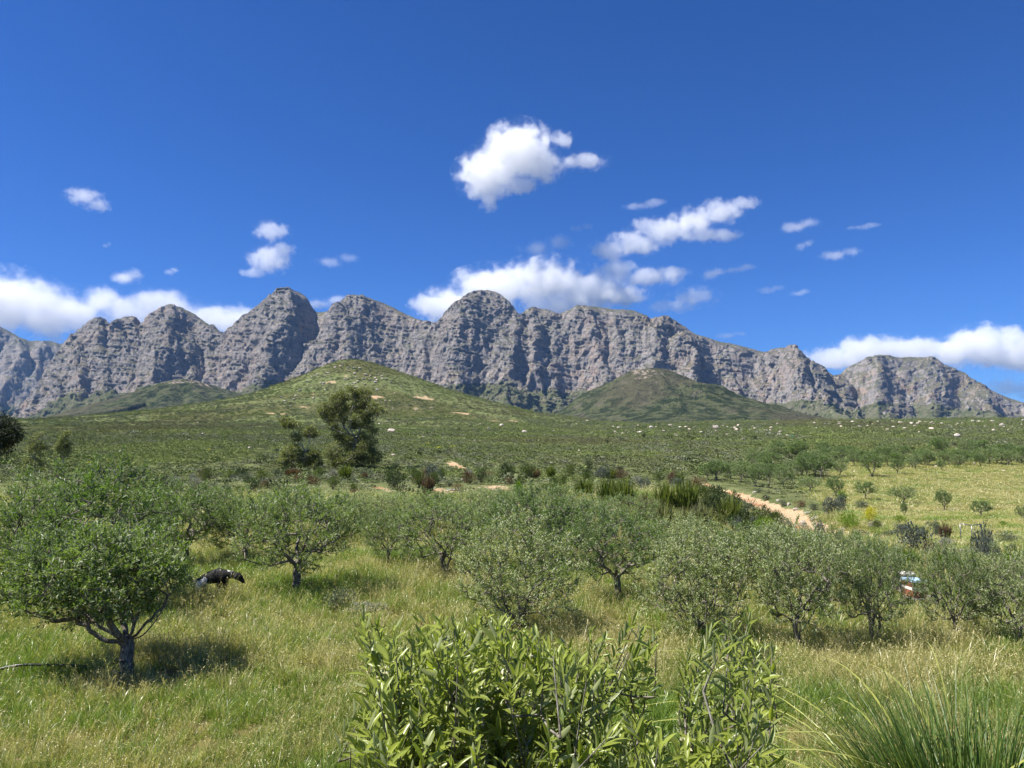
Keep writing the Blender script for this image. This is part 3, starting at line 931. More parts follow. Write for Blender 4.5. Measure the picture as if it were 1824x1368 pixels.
# ------------------------------------------------------------------ orchard near the camera
NEAR = [make_olive(101, crown=(0, 0, 1.38, 1.25, 1.25, .92), limbs=5, mats=M_OLIVE, twigs=330),
        make_olive(102, crown=(.1, 0, 1.4, 1.2, 1.2, .95), stems=3, trunk_h=.5, trunk_r=.07, limbs=6, mats=M_OLIVE2, flower=.15, twigs=330),
        make_olive(103, crown=(-.1, 0, 1.36, 1.35, 1.3, .90), stems=2, trunk_h=.5, limbs=5, mats=M_OLIVE, twigs=340),
        make_olive(104, crown=(0, .1, 1.42, 1.2, 1.25, .92), limbs=4, trunk_h=.6, mats=M_OLIVE3, twigs=330),
        make_olive(105, crown=(0, 0, 1.2, 1.15, 1.15, 1.05), stems=4, trunk_h=.3, trunk_r=.06, limbs=6, mats=M_OLIVE2, flower=.25, twigs=360)]
HALF = [(1.25), (1.2), (1.35), (1.2), (1.15)]
# px, base row, crown width px, top row, variant, turn, label
ORCH = [
    (528, 1055, 235, 868, 0, .3, 'olive tree standing in the grass just right of the dog'),
    (692, 1006, 108, 906, 0, 1.9, 'small bare trunked olive tree next right of the one beside the dog'),
    (1100, 1070, 190, 915, 3, 2.2, 'dark green olive tree with forked trunk casting a shadow, above the foreground bush'),
    (925, 1128, 225, 925, 4, .8, 'silvery low branching olive tree touching the top of the foreground bush'),
    (1245, 1142, 200, 938, 4, 2.6, 'silvery olive tree right behind the tall shoots of the foreground bush'),
    (1425, 1162, 190, 948, 1, .2, 'flowering olive tree with three slim stems, left end of the near right row'),
    (1560, 1157, 140, 962, 2, 1.1, 'olive tree with pale forked trunk standing left of the beehives'),
    (1703, 1150, 125, 975, 0, 4.0, 'narrow olive tree standing just right of the beehives'),
    (1812, 1157, 165, 990, 1, 3.0, 'olive tree cut off by the right edge of the photo'),
    (165, 1092, 290, 832, 3, .9, 'tallest dark leafed olive tree behind the big left one'),
    (28, 1060, 190, 866, 4, 2.0, 'pale flowering olive tree at the left edge of the photo'),
    (330, 1008, 170, 864, 3, 3.5, 'dark olive tree directly above the dog'),
    (436, 1000, 150, 886, 0, 5.2, 'olive tree half hidden between the dog and the tree right of it'),
    (795, 1025, 190, 888, 2, .4, 'broad olive tree just left above the silvery low one'),
    (950, 1010, 190, 872, 3, 4.4, 'deep green olive tree behind the silvery low one'),
    (1045, 985, 130, 885, 0, 1.4, 'olive tree behind the dark forked one'),
    (1215, 1030, 150, 925, 1, 5.0, 'creamy flowering olive tree behind the silvery one on the right'),
    (1330, 1040, 150, 938, 3, 2.9, 'green olive tree in the second row left of the gully foot'),
    (1395, 1052, 140, 940, 1, .6, 'cream flowering olive tree below the end of the gully'),
    (1480, 1048, 130, 940, 2, 1.7, 'olive tree in the second row below the round bright bush'),
    (1570, 1060, 110, 965, 0, 2.4, 'olive tree partly hidden behind the beehive row'),
    (1770, 1075, 110, 1000, 4, 5.5, 'low olive tree behind the right end of the near row'),
    (600, 962, 110, 880, 2, 3.8, 'olive tree in the back rows above the small bare trunked one'),
    (700, 955, 110, 880, 1, 4.6, 'pale flowering olive tree in the back row left of centre'),
    (508, 958, 120, 872, 3, .1, 'dark olive tree in the back row above the one beside the dog'),
    (850, 960, 120, 876, 1, 2.3, 'pale olive tree in the back row right of centre'),
    (1120, 960, 110, 880, 2, 5.9, 'olive tree in the back row below the reeds'),
    (260, 965, 120, 862, 0, 2.7, 'olive tree in the back row above the tallest left one'),
    (90, 985, 120, 858, 1, 4.1, 'pale olive tree in the back row at the far left'),
    (395, 950, 110, 868, 2, 1.2, 'olive tree in the back row below the grey shrubs'),
    (770, 945, 100, 876, 3, 3.3, 'dark olive tree in the back row exactly at the middle gap'),
    (1000, 945, 110, 868, 4, .5, 'silvery olive tree in the back row right of the driftwood'),
    (640, 940, 90, 878, 4, 5.1, 'silvery olive tree in the back row below the gum trees'),
    (910, 938, 100, 872, 0, 1.0, 'green olive tree in the back row under the bank crest'),
]


def add_orchard():
    for i, (px, by, w, top, v, rz, lab) in enumerate(ORCH):
        p = on_ground(px, by, 6, 90)
        H = (by - top) / F * p.y * 1.02
        W = w / F * p.y
        base_H = 2.42; base_W = 2 * HALF[v] * 1.14
        sx = W / base_W * 1.06; sz = H / base_H
        place_tree('olive_tree', NEAR[v], ('trunk', 'crown'), p, (sx, sx, sz), rz, lab, 'olive tree', 'olive trees of the near orchard')


if 'veg' not in SKIP:
    add_orchard()
    # the big one at the left
    p = on_ground(228, 1205)
    k = p.y / F
    big = make_olive(777, crown=(-.60, 0, 1.46, 1.28, 1.15, .66), trunk_h=.48, trunk_r=.10, lean=(-.05, .02), twigs=560, per=42, leaf=.078, mats=M_OLIVE,
                     limb_pts=[(-.62, -.1, .86), (-1.05, .1, 1.15), (-.45, .35, 1.35), (.05, -.15, 1.15), (.42, .1, .98), (.62, -.1, 1.2), (-.2, -.45, 1.2)], sides=7)
    place_tree('olive_tree', big, ('trunk', 'crown'), p, 1.0, 0, 'big wide olive tree on a thick leaning trunk at the lower left', 'olive tree', 'olive trees of the near orchard')

# ------------------------------------------------------------------ far orchard on the meadow
FARO = [make_olive(201, crown=(0, 0, 1.45, 1.2, 1.2, .8), twigs=150, per=27, leaf=.14, spread=.34, mats=M_OLIVE3, sides=4),
        make_olive(202, crown=(0, 0, 1.4, 1.3, 1.3, .85), twigs=150, per=27, leaf=.14, spread=.34, stems=2, mats=M_OLIVE, sides=4),
        make_olive(203, crown=(.1, 0, 1.5, 1.1, 1.1, .85), twigs=150, per=27, leaf=.14, spread=.34, stems=3, mats=M_OLIVE3, sides=4)]
FO = [(1276, 856, 34, 36), (1320, 859, 36, 34), (1346, 867, 30, 36), (1371, 862, 30, 36), (1397, 870, 34, 42), (1437, 848, 34, 36), (1462, 851, 46, 42), (1442, 876, 38, 28),
      (1489, 885, 34, 34), (1542, 890, 38, 32), (1495, 849, 32, 34), (1553, 849, 46, 42), (1599, 845, 28, 28), (1631, 838, 24, 30), (1653, 830, 26, 26), (1677, 838, 18, 18),
      (1706, 834, 24, 26), (1746, 831, 26, 22), (1784, 828, 28, 28), (1608, 896, 44, 30), (1682, 909, 30, 34), (1748, 922, 36, 30), (1822, 929, 22, 30), (1611, 922, 14, 26), (1812, 824, 24, 22)]
FOL = {1608: 'flat topped young olive tree alone on the meadow, left of two similar ones', 1682: 'middle one of three young olive trees alone on the meadow', 1748: 'lowest rounded young olive tree above the grey metal frame',
       1822: 'young olive tree cut by the right edge on the meadow', 1611: 'thin sapling with a bare stem below the flat topped meadow tree', 1542: 'olive tree beside the dark shrub at the lower end of the far orchard',
       1489: 'dark olive tree on the meadow edge above the grey thicket', 1442: 'small round olive tree beside the top of the gully', 1462: 'largest olive tree of the far orchard, above the gully',
       1553: 'broad olive tree with a clear shadow at the meadow top', 1599: 'compact olive tree right of the broad one at the meadow top'}


LAND = [('the grey metal frame', 1738, 945), ('the two beehives', 1625, 1035), ('the big gum tree', 624, 790), ('the short leaning gum tree', 535, 800), ('the dog', 390, 1035), ('the sandy track', 812, 830),
        ('the top of the gully', 1270, 862), ('the middle of the gully', 1350, 890), ('the foot of the gully', 1500, 950), ('the pale driftwood', 815, 876), ('the flat topped meadow tree', 1608, 890),
        ('the left edge slender gums', 86, 830), ('the forked dark olive', 1100, 1060), ('the pale soil patch on the bank', 610, 865), ('the hill summit', 620, 640), ('the turquoise tunnel', 1410, 775),
        ('the left grey shrubs', 320, 860), ('the reed beds', 1200, 900)]
used_labels = {}


def where(px, py):
    d = sorted(((math.hypot(px - a, (py - b) * 1.5), nm, a, b) for nm, a, b in LAND))
    def rel(e):
        _, nm, a, b = e
        dx, dy = px - a, (py - b) * 1.5
        if math.hypot(dx, dy) < 14: return 'beside ' + nm
        if abs(dx) > abs(dy): return ('right of ' if dx > 0 else 'left of ') + nm
        return ('below ' if dy > 0 else 'above ') + nm
    return [rel(e) for e in d[:5]]


SIZE = ['', 'small ', 'bigger ', 'low spreading ', 'rounded ', 'ragged ', 'upright ', 'scruffy ', 'tiny ']


def unique_label(base, px, py, w, h):
    ws = where(px, py)
    shape = 'wide ' if w > 1.7 * h else ('tall ' if h > 1.15 * w else '')
    size = 'small ' if w < 22 else ('large ' if w > 42 else '')
    for a in (f'{size}{shape}{base} {ws[0]}', f'{size}{shape}{base} {ws[0]} and {ws[1]}', f'{size}{shape}{base} {ws[0]} and {ws[2]}', f'{size}{shape}{base} {ws[1]} and {ws[2]}', f'{size}{shape}{base} {ws[1]} and {ws[3]}'):
        a = a if len(a.split()) <= 16 else ' '.join(a.split()[:16])
        if len(a.split()) < 4: a = a + ' in scrub'
        if a not in used_labels:
            used_labels[a] = 1
            return a
    return a


def add_far():
    r = random.Random(5)
    rows = list(FO)
    for i in range(44):
        px = 1345 + i * 11.6 + r.uniform(-6, 6)
        rows.append((px, 824 + r.uniform(-9, 12) - (px - 1345) * .012, r.uniform(26, 42), r.uniform(20, 34)))
    for i in range(10):
        rows.append((1255 + i * 22 + r.uniform(-6, 6), 848 + r.uniform(-4, 8), r.uniform(28, 38), r.uniform(26, 34)))
    for i, (px, by, w, h) in enumerate(rows):
        p = on_ground(px, by, 20, 300)
        if p is None: continue
        v = i % 3
        sx = w / F * p.y / (2 * 1.3); sz = h / F * p.y / 2.4
        lab = FOL.get(px) or (unique_label('olive tree of the far orchard', px, by, w, h) if i < len(FO) else None)
        place_tree('olive_tree', FARO[v], ('trunk', 'crown'), p, (sx, sx, sz), r.uniform(0, 6), lab or 'olive tree in the crowded rows of the far orchard beyond the gully', 'olive tree', 'olive trees of the far orchard')


if 'veg' not in SKIP:
    add_far()


# ------------------------------------------------------------------ gum trees
def make_gum(seed, H, parts, trunk_r, fork, clumps, n_tw, leaf=.16, mat=None, bark=None, per=26, spread=.6):
    """parts: main branch lines; clumps: (x, y, z, radius) leaf masses"""
    r = np.random.default_rng(seed)
    nodes = [np.array([0, 0, -.2])]; parent = [-1]; prev = 0
    for k in range(1, 7):
        f = k / 6
        nodes.append(np.array([fork[0] * f, fork[1] * f, fork[2] * f]) + r.normal(0, .05, 3)); parent.append(prev); prev = len(nodes) - 1
    top = prev
    for line in parts:
        prev = top
        for a, b in zip([nodes[top]] + [np.array(q, float) for q in line[:-1]], [np.array(q, float) for q in line]):
            for k in range(1, 5):
                nodes.append(a + (b - a) * k / 4 + r.normal(0, .06, 3)); parent.append(prev); prev = len(nodes) - 1
    cl = np.array(clumps, float)
    wgt = cl[:, 3] ** 2; wgt /= wgt.sum()
    ii = r.choice(len(cl), n_tw, p=wgt)
    T = cl[ii, :3] + unit(r.normal(0, 1, (n_tw, 3))) * (cl[ii, 3] * r.uniform(.35, 1, n_tw) ** .5)[:, None] * np.array([1, 1, .75])
    T[:, 2] = np.maximum(T[:, 2], .15)
    T = T[np.argsort(np.linalg.norm(T - nodes[top], axis=1))]
    N, Pn, tips = grow(nodes, parent, T, .45, r, .2)
    R = pipe_radii(N, Pn, trunk_r * .85, .014, .62)
    V1, F1 = tubes(N[Pn[1:]], N[1:], R[Pn[1:]], R[1:], 5)
    k = len(tips); m = per
    cen = cl[ii][np.argsort(np.zeros(n_tw))][:, :3]
    base = np.repeat(N[tips], m, 0)
    off = unit(r.normal(0, 1, (k * m, 3))) * (spread * r.uniform(.1, 1, k * m) ** .6)[:, None] * np.array([1, 1, .6]) + np.array([0, 0, .1])
    P = base + off
    D = off + r.normal(0, .5, off.shape) * spread + np.array([0, 0, -.15])
    n = len(P)
    V3, F3 = leaves_mesh(P, D, leaf * r.uniform(.6, 1.4, n), leaf * r.uniform(.28, .45, n), r)
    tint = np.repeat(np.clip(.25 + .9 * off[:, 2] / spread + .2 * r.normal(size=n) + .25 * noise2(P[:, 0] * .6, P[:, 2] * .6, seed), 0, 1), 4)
    return np_mesh('trunk', V1, F1, [bark or M_BARKG], True), np_mesh('crown', V3, F3, [mat or M_GUM], False, {'tint': tint})


if 'veg' not in SKIP:
    p = on_ground(624, 836, 60, 300); k = p.y / F
    def q(px, py, dy=0): return ((px - 624) * k, dy, (836 - py) * k)
    def c(px, py, rr, dy=0): return (*q(px, py, dy), rr * k)
    t = make_gum(301, 12, [[q(618, 770), q(600, 740, 1), q(590, 715)], [q(622, 765), q(626, 735, -1), q(632, 705)], [q(640, 762), q(665, 750, 1), q(672, 735)], [q(612, 772, -1), q(585, 760, -1)]], .45, q(634, 785),
                 [c(600, 712, 17), c(620, 703, 17), c(642, 704, 16, 1), (*q(580, 735, 1), 14 * k), c(575, 725, 10), c(665, 728, 14), c(655, 745, 12, 1), c(625, 730, 16, 2), c(640, 742, 13, -1), c(608, 745, 12), c(590, 760, 12),
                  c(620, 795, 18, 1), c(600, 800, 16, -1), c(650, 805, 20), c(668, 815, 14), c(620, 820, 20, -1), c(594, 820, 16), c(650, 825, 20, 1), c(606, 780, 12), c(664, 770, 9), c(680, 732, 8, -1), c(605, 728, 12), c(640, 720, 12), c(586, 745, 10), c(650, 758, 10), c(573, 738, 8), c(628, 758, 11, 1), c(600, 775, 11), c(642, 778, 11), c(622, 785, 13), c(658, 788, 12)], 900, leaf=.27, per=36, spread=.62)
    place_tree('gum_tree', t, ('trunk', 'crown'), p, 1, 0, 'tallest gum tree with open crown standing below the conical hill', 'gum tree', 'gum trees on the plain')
    p = on_ground(540, 836, 60, 300); k = p.y / F
    def q(px, py, dy=0): return ((px - 540) * k, dy, (836 - py) * k)
    t = make_gum(302, 7, [[q(528, 785), q(520, 765)], [q(550, 790), q(552, 770)], [q(515, 755), q(503, 750)]], .25, q(544, 805),
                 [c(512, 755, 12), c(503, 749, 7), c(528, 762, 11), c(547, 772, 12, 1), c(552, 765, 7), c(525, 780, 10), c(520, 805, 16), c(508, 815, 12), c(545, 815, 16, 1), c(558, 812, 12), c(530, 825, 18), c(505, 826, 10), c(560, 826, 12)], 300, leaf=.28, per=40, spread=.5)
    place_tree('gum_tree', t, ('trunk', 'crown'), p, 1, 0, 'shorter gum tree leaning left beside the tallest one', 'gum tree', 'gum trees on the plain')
    for px0, lab, sd, cl_ in ((62, 'left one of two slender gum trees near the left edge', 303, [(66, 775, 7), (60, 785, 9), (68, 795, 10), (55, 800, 9), (76, 800, 7), (62, 812, 11), (50, 822, 8), (70, 824, 9), (44, 830, 7)]),
                              (112, 'right one of two slender gum trees near the left edge', 304, [(114, 774, 6), (110, 785, 8), (118, 792, 8), (104, 800, 8), (122, 804, 7), (112, 812, 8), (100, 812, 6), (108, 796, 9)])):
        p = on_ground(px0, 838, 50, 300); k = p.y / F
        def q(px, py, dy=0): return ((px - px0) * k, dy, (838 - py) * k)
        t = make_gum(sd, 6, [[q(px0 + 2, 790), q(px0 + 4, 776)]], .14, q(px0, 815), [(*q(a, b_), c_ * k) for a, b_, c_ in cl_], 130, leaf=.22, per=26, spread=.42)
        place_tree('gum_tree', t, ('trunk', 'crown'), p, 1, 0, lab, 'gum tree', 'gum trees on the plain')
    # dark dense tree at the left edge
    Y = 42.0; k = Y / F; X = ray(-30, 800)[0] * Y; z0 = ground1(X, Y)
    zc = zpix(778, Y) - z0
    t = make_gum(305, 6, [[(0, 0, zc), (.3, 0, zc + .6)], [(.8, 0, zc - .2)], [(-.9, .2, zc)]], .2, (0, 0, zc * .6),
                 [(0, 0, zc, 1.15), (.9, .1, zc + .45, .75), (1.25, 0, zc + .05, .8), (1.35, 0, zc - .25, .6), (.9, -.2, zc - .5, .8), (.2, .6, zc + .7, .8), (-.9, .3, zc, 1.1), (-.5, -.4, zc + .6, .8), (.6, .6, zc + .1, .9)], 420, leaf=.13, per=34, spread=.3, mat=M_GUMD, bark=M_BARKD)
    place_tree('dense_tree', t, ('trunk', 'crown'), (X, Y, z0), 1, 0, 'nearly black dense tree crown cut by the left edge', 'tree')
# ------------------------------------------------------------------ scattered ground cover (one object each, geometry nodes)
def unlinked(name, me):
    return bpy.data.objects.new(name, me)


def scatter(name, meshes, P, rot, scl, idx, label, cat):
    col = bpy.data.collections.new(name + '_kinds')
    for i, me in enumerate(meshes):
        col.objects.link(unlinked('%s_kind_%02d' % (name, i), me))
    me = bpy.data.meshes.new(name)
    me.vertices.add(len(P)); me.vertices.foreach_set('co', np.ascontiguousarray(P, np.float32).ravel())
    a = me.attributes.new('rot', 'FLOAT_VECTOR', 'POINT'); a.data.foreach_set('vector', np.ascontiguousarray(rot, np.float32).ravel())
    a = me.attributes.new('scl', 'FLOAT_VECTOR', 'POINT'); a.data.foreach_set('vector', np.ascontiguousarray(scl, np.float32).ravel())
    a = me.attributes.new('idx', 'INT', 'POINT'); a.data.foreach_set('value', np.asarray(idx, np.int32))
    o = add(name, me)
    ng = bpy.data.node_groups.new(name, 'GeometryNodeTree')
    ng.interface.new_socket('Geometry', in_out='INPUT', socket_type='NodeSocketGeometry')
    ng.interface.new_socket('Geometry', in_out='OUTPUT', socket_type='NodeSocketGeometry')
    n = ng.nodes; l = ng.links
    gi = n.new('NodeGroupInput'); go = n.new('NodeGroupOutput')
    ip = n.new('GeometryNodeInstanceOnPoints'); ci = n.new('GeometryNodeCollectionInfo')
    ci.inputs['Collection'].default_value = col
    ci.inputs['Separate Children'].default_value = True; ci.inputs['Reset Children'].default_value = True
    ip.inputs['Pick Instance'].default_value = True

    def named(nm, t):
        q = n.new('GeometryNodeInputNamedAttribute'); q.data_type = t; q.inputs['Name'].default_value = nm
        return next(s for s in q.outputs if s.enabled and s.name == 'Attribute')
    l.new(gi.outputs[0], ip.inputs['Points']); l.new(ci.outputs[0], ip.inputs['Instance'])
    l.new(named('idx', 'INT'), ip.inputs['Instance Index'])
    l.new(named('rot', 'FLOAT_VECTOR'), ip.inputs['Rotation']); l.new(named('scl', 'FLOAT_VECTOR'), ip.inputs['Scale'])
    l.new(ip.outputs[0], go.inputs[0])
    md = o.modifiers.new('scatter', 'NODES'); md.node_group = ng
    return tag(o, label, cat, kind='stuff')


def blades(P, az, L, W, bend, r, segs=3, lean=.2, twist=None):
    """curved tapering strips"""
    n = len(P); P = np.asarray(P, float)
    H = np.stack([np.cos(az), np.sin(az), np.zeros(n)], -1)
    S0 = np.stack([-np.sin(az), np.cos(az), np.zeros(n)], -1)
    tw = r.uniform(-1.2, 1.2, n)[:, None]
    S = S0 * np.cos(tw) + H * np.sin(tw)
    cols = []
    p = P.copy(); ang = np.broadcast_to(np.asarray(lean, float), (n,)).copy()
    L = np.asarray(L, float); bend = np.broadcast_to(np.asarray(bend, float), (n,))
    for k in range(segs + 1):
        w = np.asarray(W) * (1 - (k / segs) ** 1.6 * .96) * .5 * (0.75 if k == 0 else 1)
        cols += [p + S * w[:, None], p - S * w[:, None]]
        st = (L / segs)[:, None]
        p = p + (H * np.sin(ang)[:, None] + np.array([0, 0, 1.0]) * np.cos(ang)[:, None]) * st
        ang = ang + bend / segs
    V = np.stack(cols, 1).reshape(-1, 3)
    m = 2 * (segs + 1)
    base = np.arange(n)[:, None, None] * m
    q = np.array([[2 * k, 2 * k + 1, 2 * k + 3, 2 * k + 2] for k in range(segs)])
    return V, (base + q[None]).reshape(-1, 4), m


m_grass, nt = new_mat('grass')
P = nt.new('ShaderNodeNewGeometry').outputs['Position']
tint = nt.attr('tint').outputs['Fac']; dry = nt.attr('dry').outputs['Fac']
oi = nt.new('ShaderNodeObjectInfo')
na = nt.noise(P, .22, 3, .55); nb = nt.noise(P, 1.1, 3, .55)
d = nt.math('ADD', nt.math('ADD', dry, nt.math('MULTIPLY', nt.math('SUBTRACT', na, .5), 2.2)), nt.math('MULTIPLY', nt.math('SUBTRACT', nb, .5), 1.2))
d = nt.math('ADD', d, nt.math('MULTIPLY', nt.math('SUBTRACT', oi.outputs['Random'], .5), .5))
g = nt.mix(tint, (.078, .150, .020), (.285, .375, .065))
w = nt.mix(tint, (.26, .235, .075), (.62, .55, .27))
c = nt.mix(nt.ramp(d, .25, .85), g, w)
bsd = nt.new('ShaderNodeBsdfDiffuse'); nt.put(bsd.inputs['Color'], c)
tr = nt.new('ShaderNodeBsdfTranslucent'); nt.put(tr.inputs['Color'], nt.mix(1.0, c, (1.3, 1.4, .7), 'MULTIPLY'))
gl = nt.new('ShaderNodeBsdfGlossy'); gl.inputs['Roughness'].default_value = .35; gl.inputs['Color'].default_value = (.8, .8, .8, 1)
mx = nt.new('ShaderNodeMixShader'); mx.inputs[0].default_value = .38; nt.put(mx.inputs[1], bsd.outputs[0]); nt.put(mx.inputs[2], tr.outputs[0])
mx2 = nt.new('ShaderNodeMixShader'); mx2.inputs[0].default_value = .05; nt.put(mx2.inputs[1], mx.outputs[0]); nt.put(mx2.inputs[2], gl.outputs[0])
nt.put(nt.out.inputs['Surface'], mx2.outputs[0])


def tuft(seed, n, R, h, w, dryness, heads=0, bend=1.1, segs=3):
    r = np.random.default_rng(seed)
    a = r.uniform(0, 6.28, n); q = np.sqrt(r.uniform(0, 1, n)) * R
    P = np.stack([np.cos(a) * q, np.sin(a) * q, np.full(n, -.02)], -1)
    az = a + r.normal(0, .9, n)
    L = h * r.uniform(.45, 1.15, n)
    V, Fc, m = blades(P, az, L, w * r.uniform(.6, 1.2, n), bend * r.uniform(.2, 1.5, n), r, segs, lean=r.uniform(0, .35, n))
    tint = np.repeat(r.uniform(0, 1, n), m); dr = np.repeat(np.clip(r.normal(dryness, .28, n), -1, 2), m)
    Fs = [Fc]
    if heads:
        hp = V.reshape(n, m, 3)[:heads, -1]; hd = hp - V.reshape(n, m, 3)[:heads, -4]
        k = 3
        PB = np.repeat(hp, k, 0) - np.repeat(unit(hd), k, 0) * np.tile(np.linspace(0, .045, k), heads)[:, None]
        V2, F2 = leaves_mesh(PB, np.repeat(unit(hd), k, 0) + r.normal(0, .5, (heads * k, 3)), np.full(heads * k, .03), np.full(heads * k, .011), r)
        Fs.append(F2 + len(V)); V = np.concatenate([V, V2]); tint = np.concatenate([tint, r.uniform(.5, 1, len(V2))]); dr = np.concatenate([dr, np.full(len(V2), 1.3)])
    return np_mesh('grass_tuft', V, Fs, [m_grass], False, {'tint': tint, 'dry': dr})


def wedge(n, y0, y1, r, side=.74, pad=1.5, power=1.0):
    y = np.sqrt(r.uniform(0, 1, n) ** power * (y1 ** 2 - y0 ** 2) + y0 ** 2)
    x = r.uniform(-1, 1, n) * (side * y + pad)
    return x, y


if 'grass' not in SKIP:
    r = np.random.default_rng(11)
    kinds = [tuft(1, 46, .13, .24, .009, .15), tuft(2, 40, .12, .30, .007, .85, 8), tuft(3, 50, .15, .16, .010, .35), tuft(4, 42, .12, .38, .008, .45, 5),
             tuft(5, 36, .13, .30, .006, 1.1, 11, 1.5), tuft(6, 40, .14, .20, .013, .0, 0, 1.5), tuft(7, 30, .16, .10, .024, -.6, 0, 2.4), tuft(8, 26, .10, .55, .006, 1.0, 14, .8), tuft(9, 60, .15, .32, .011, -.4, 0, 1.0)]
    xs, ys = [], []
    for n, a, b in ((5200, 3.0, 7.5), (10500, 7.5, 14), (15000, 14, 26), (17000, 26, 52)):
        x, y = wedge(n, a, b, r); xs.append(x); ys.append(y)
    dg_ = on_ground(385, 1069); a_ = r.uniform(-.75, .75, 170)      # longer grass round the dog's legs
    xs.append(dg_.x + a_); ys.append(dg_.y - r.uniform(.12, .75, 170))
    x = np.concatenate(xs); y = np.concatenate(ys)
    z = ground(x, y)
    s, md_, oc = soil_masks(x, y)
    hero = on_ground(228, 1205)
    bare = np.exp(-(((x - hero.x - .55) / .75) ** 2 + ((y - hero.y + .2) / .5) ** 2))
    thin = sm(.10, .35, fbm(x * .8 + 3, y * .8, 3, 205)) * .75
    keep = (s < .45) & (r.uniform(0, 1, len(x)) > bare * .9) & (r.uniform(0, 1, len(x)) > thin)
    x, y, z = x[keep], y[keep], z[keep]
    zone = fbm(x * .35, y * .35, 3, 201)
    n = len(x)
    u = r.uniform(0, .97, n) + zone * 1.5
    idx = np.select([u < -.05, u < .06, u < .16, u < .32, u < .46, u < .64, u < .86, u < .92], [8, 6, 5, 0, 2, 3, 1, 7], 4)
    sc = r.uniform(.6, 1.25, n) * (1 + .35 * sm(14, 50, y)) * (1 + .3 * fbm(x * .5, y * .5, 2, 211)) * (.68 + .32 * sm(7, 13, y)) * (1 + .35 * np.exp(-((x - dg_.x) ** 2 + (y - dg_.y + .4) ** 2) / .5))
    dm = np.clip(md_[keep], 0, 1)
    sv = np.stack([sc * (1 + .5 * sm(14, 50, y)), sc * (1 + .5 * sm(14, 50, y)), sc * (1 - .45 * dm) * (1 + .35 * fbm(x * .25, y * .25, 3, 214))], -1)
    rot = np.stack([r.normal(0, .08, n), r.normal(0, .08, n), r.uniform(0, 6.28, n)], -1)
    scatter('grass', kinds, np.stack([x, y, z], -1), rot, sv, idx, 'mixed green and straw coloured wild grass between the olive trees', 'grass')
    # meadow
    n = 26000
    x, y = wedge(n, 28, 128, r)
    s, md_, oc = soil_masks(x, y)
    keep = (md_ > .25) & (s < .35) & (x > 0)
    x, y = x[keep], y[keep]; n = len(x)
    sc = r.uniform(.7, 1.4, n) * (1 + y / 90)
    mk = [tuft(11, 40, .3, .15, .02, .62), tuft(12, 40, .3, .20, .02, 1.0, 12), tuft(13, 36, .3, .13, .025, .35)]
    scatter('meadow_grass', mk, np.stack([x, y, ground(x, y)], -1), np.stack([x * 0, x * 0, r.uniform(0, 6.28, n)], -1), np.stack([sc, sc, sc * .7], -1),
            r.integers(0, 3, n), 'short dry golden grass of the meadow beyond the gully', 'grass')

# ------------------------------------------------------------------ scrub covering the plain and the hill
m_scrub, nt = new_mat('scrub')
P = nt.new('ShaderNodeNewGeometry').outputs['Position']
tint = nt.attr('tint').outputs['Fac']; oi = nt.new('ShaderNodeObjectInfo')
nb = nt.noise(P, .018, 4, .6); nc = nt.noise(P, .006, 3, .5)
c = nt.mix(tint, (0.068, 0.086, 0.035), (0.223, 0.250, 0.111))
c = nt.mix(nt.ramp(oi.outputs['Random'], .55, 1.0, 0, .75), c, nt.mix(tint, (0.135, 0.149, 0.108), (0.338, 0.344, 0.263)))
c = nt.mix(nt.ramp(oi.outputs['Random'], .22, 0, 0, .8), c, nt.mix(tint, (0.074, 0.115, 0.027), (0.230, 0.297, 0.074)))
c = nt.mix(nt.ramp(nb, .46, .62, 0, .8), c, nt.mix(tint, (0.115, 0.162, 0.043), (0.284, 0.331, 0.108)))
c = nt.mix(nt.ramp(nc, .52, .62, 0, .5), c, nt.mix(tint, (0.089, 0.081, 0.038), (0.223, 0.203, 0.101)))
bsd = nt.new('ShaderNodeBsdfDiffuse'); nt.put(bsd.inputs['Color'], c); nt.put(nt.out.inputs['Surface'], bsd.outputs[0])


def scrub_clump(seed, n=130, h=.55, leaf=.2):
    r = np.random.default_rng(seed)
    nl = 5
    lc = np.stack([r.uniform(-.5, .5, nl), r.uniform(-.5, .5, nl), r.uniform(.25, .6, nl) * h], -1); lr = r.uniform(.25, .45, nl)
    w = r.integers(0, nl, n); d = unit(r.normal(0, 1, (n, 3)))
    P = lc[w] + d * lr[w][:, None] * np.array([1, 1, h * 1.2]); P[:, 2] = np.abs(P[:, 2])
    V, Fc = leaves_mesh(P, d + np.array([0, 0, .5]) + r.normal(0, .4, (n, 3)), leaf * r.uniform(.6, 1.5, n), leaf * r.uniform(.4, .8, n), r)
    return np_mesh('scrub_clump', V, Fc, [m_scrub], False, {'tint': np.repeat(np.clip(r.normal(.5, .25, n), 0, 1), 4)})


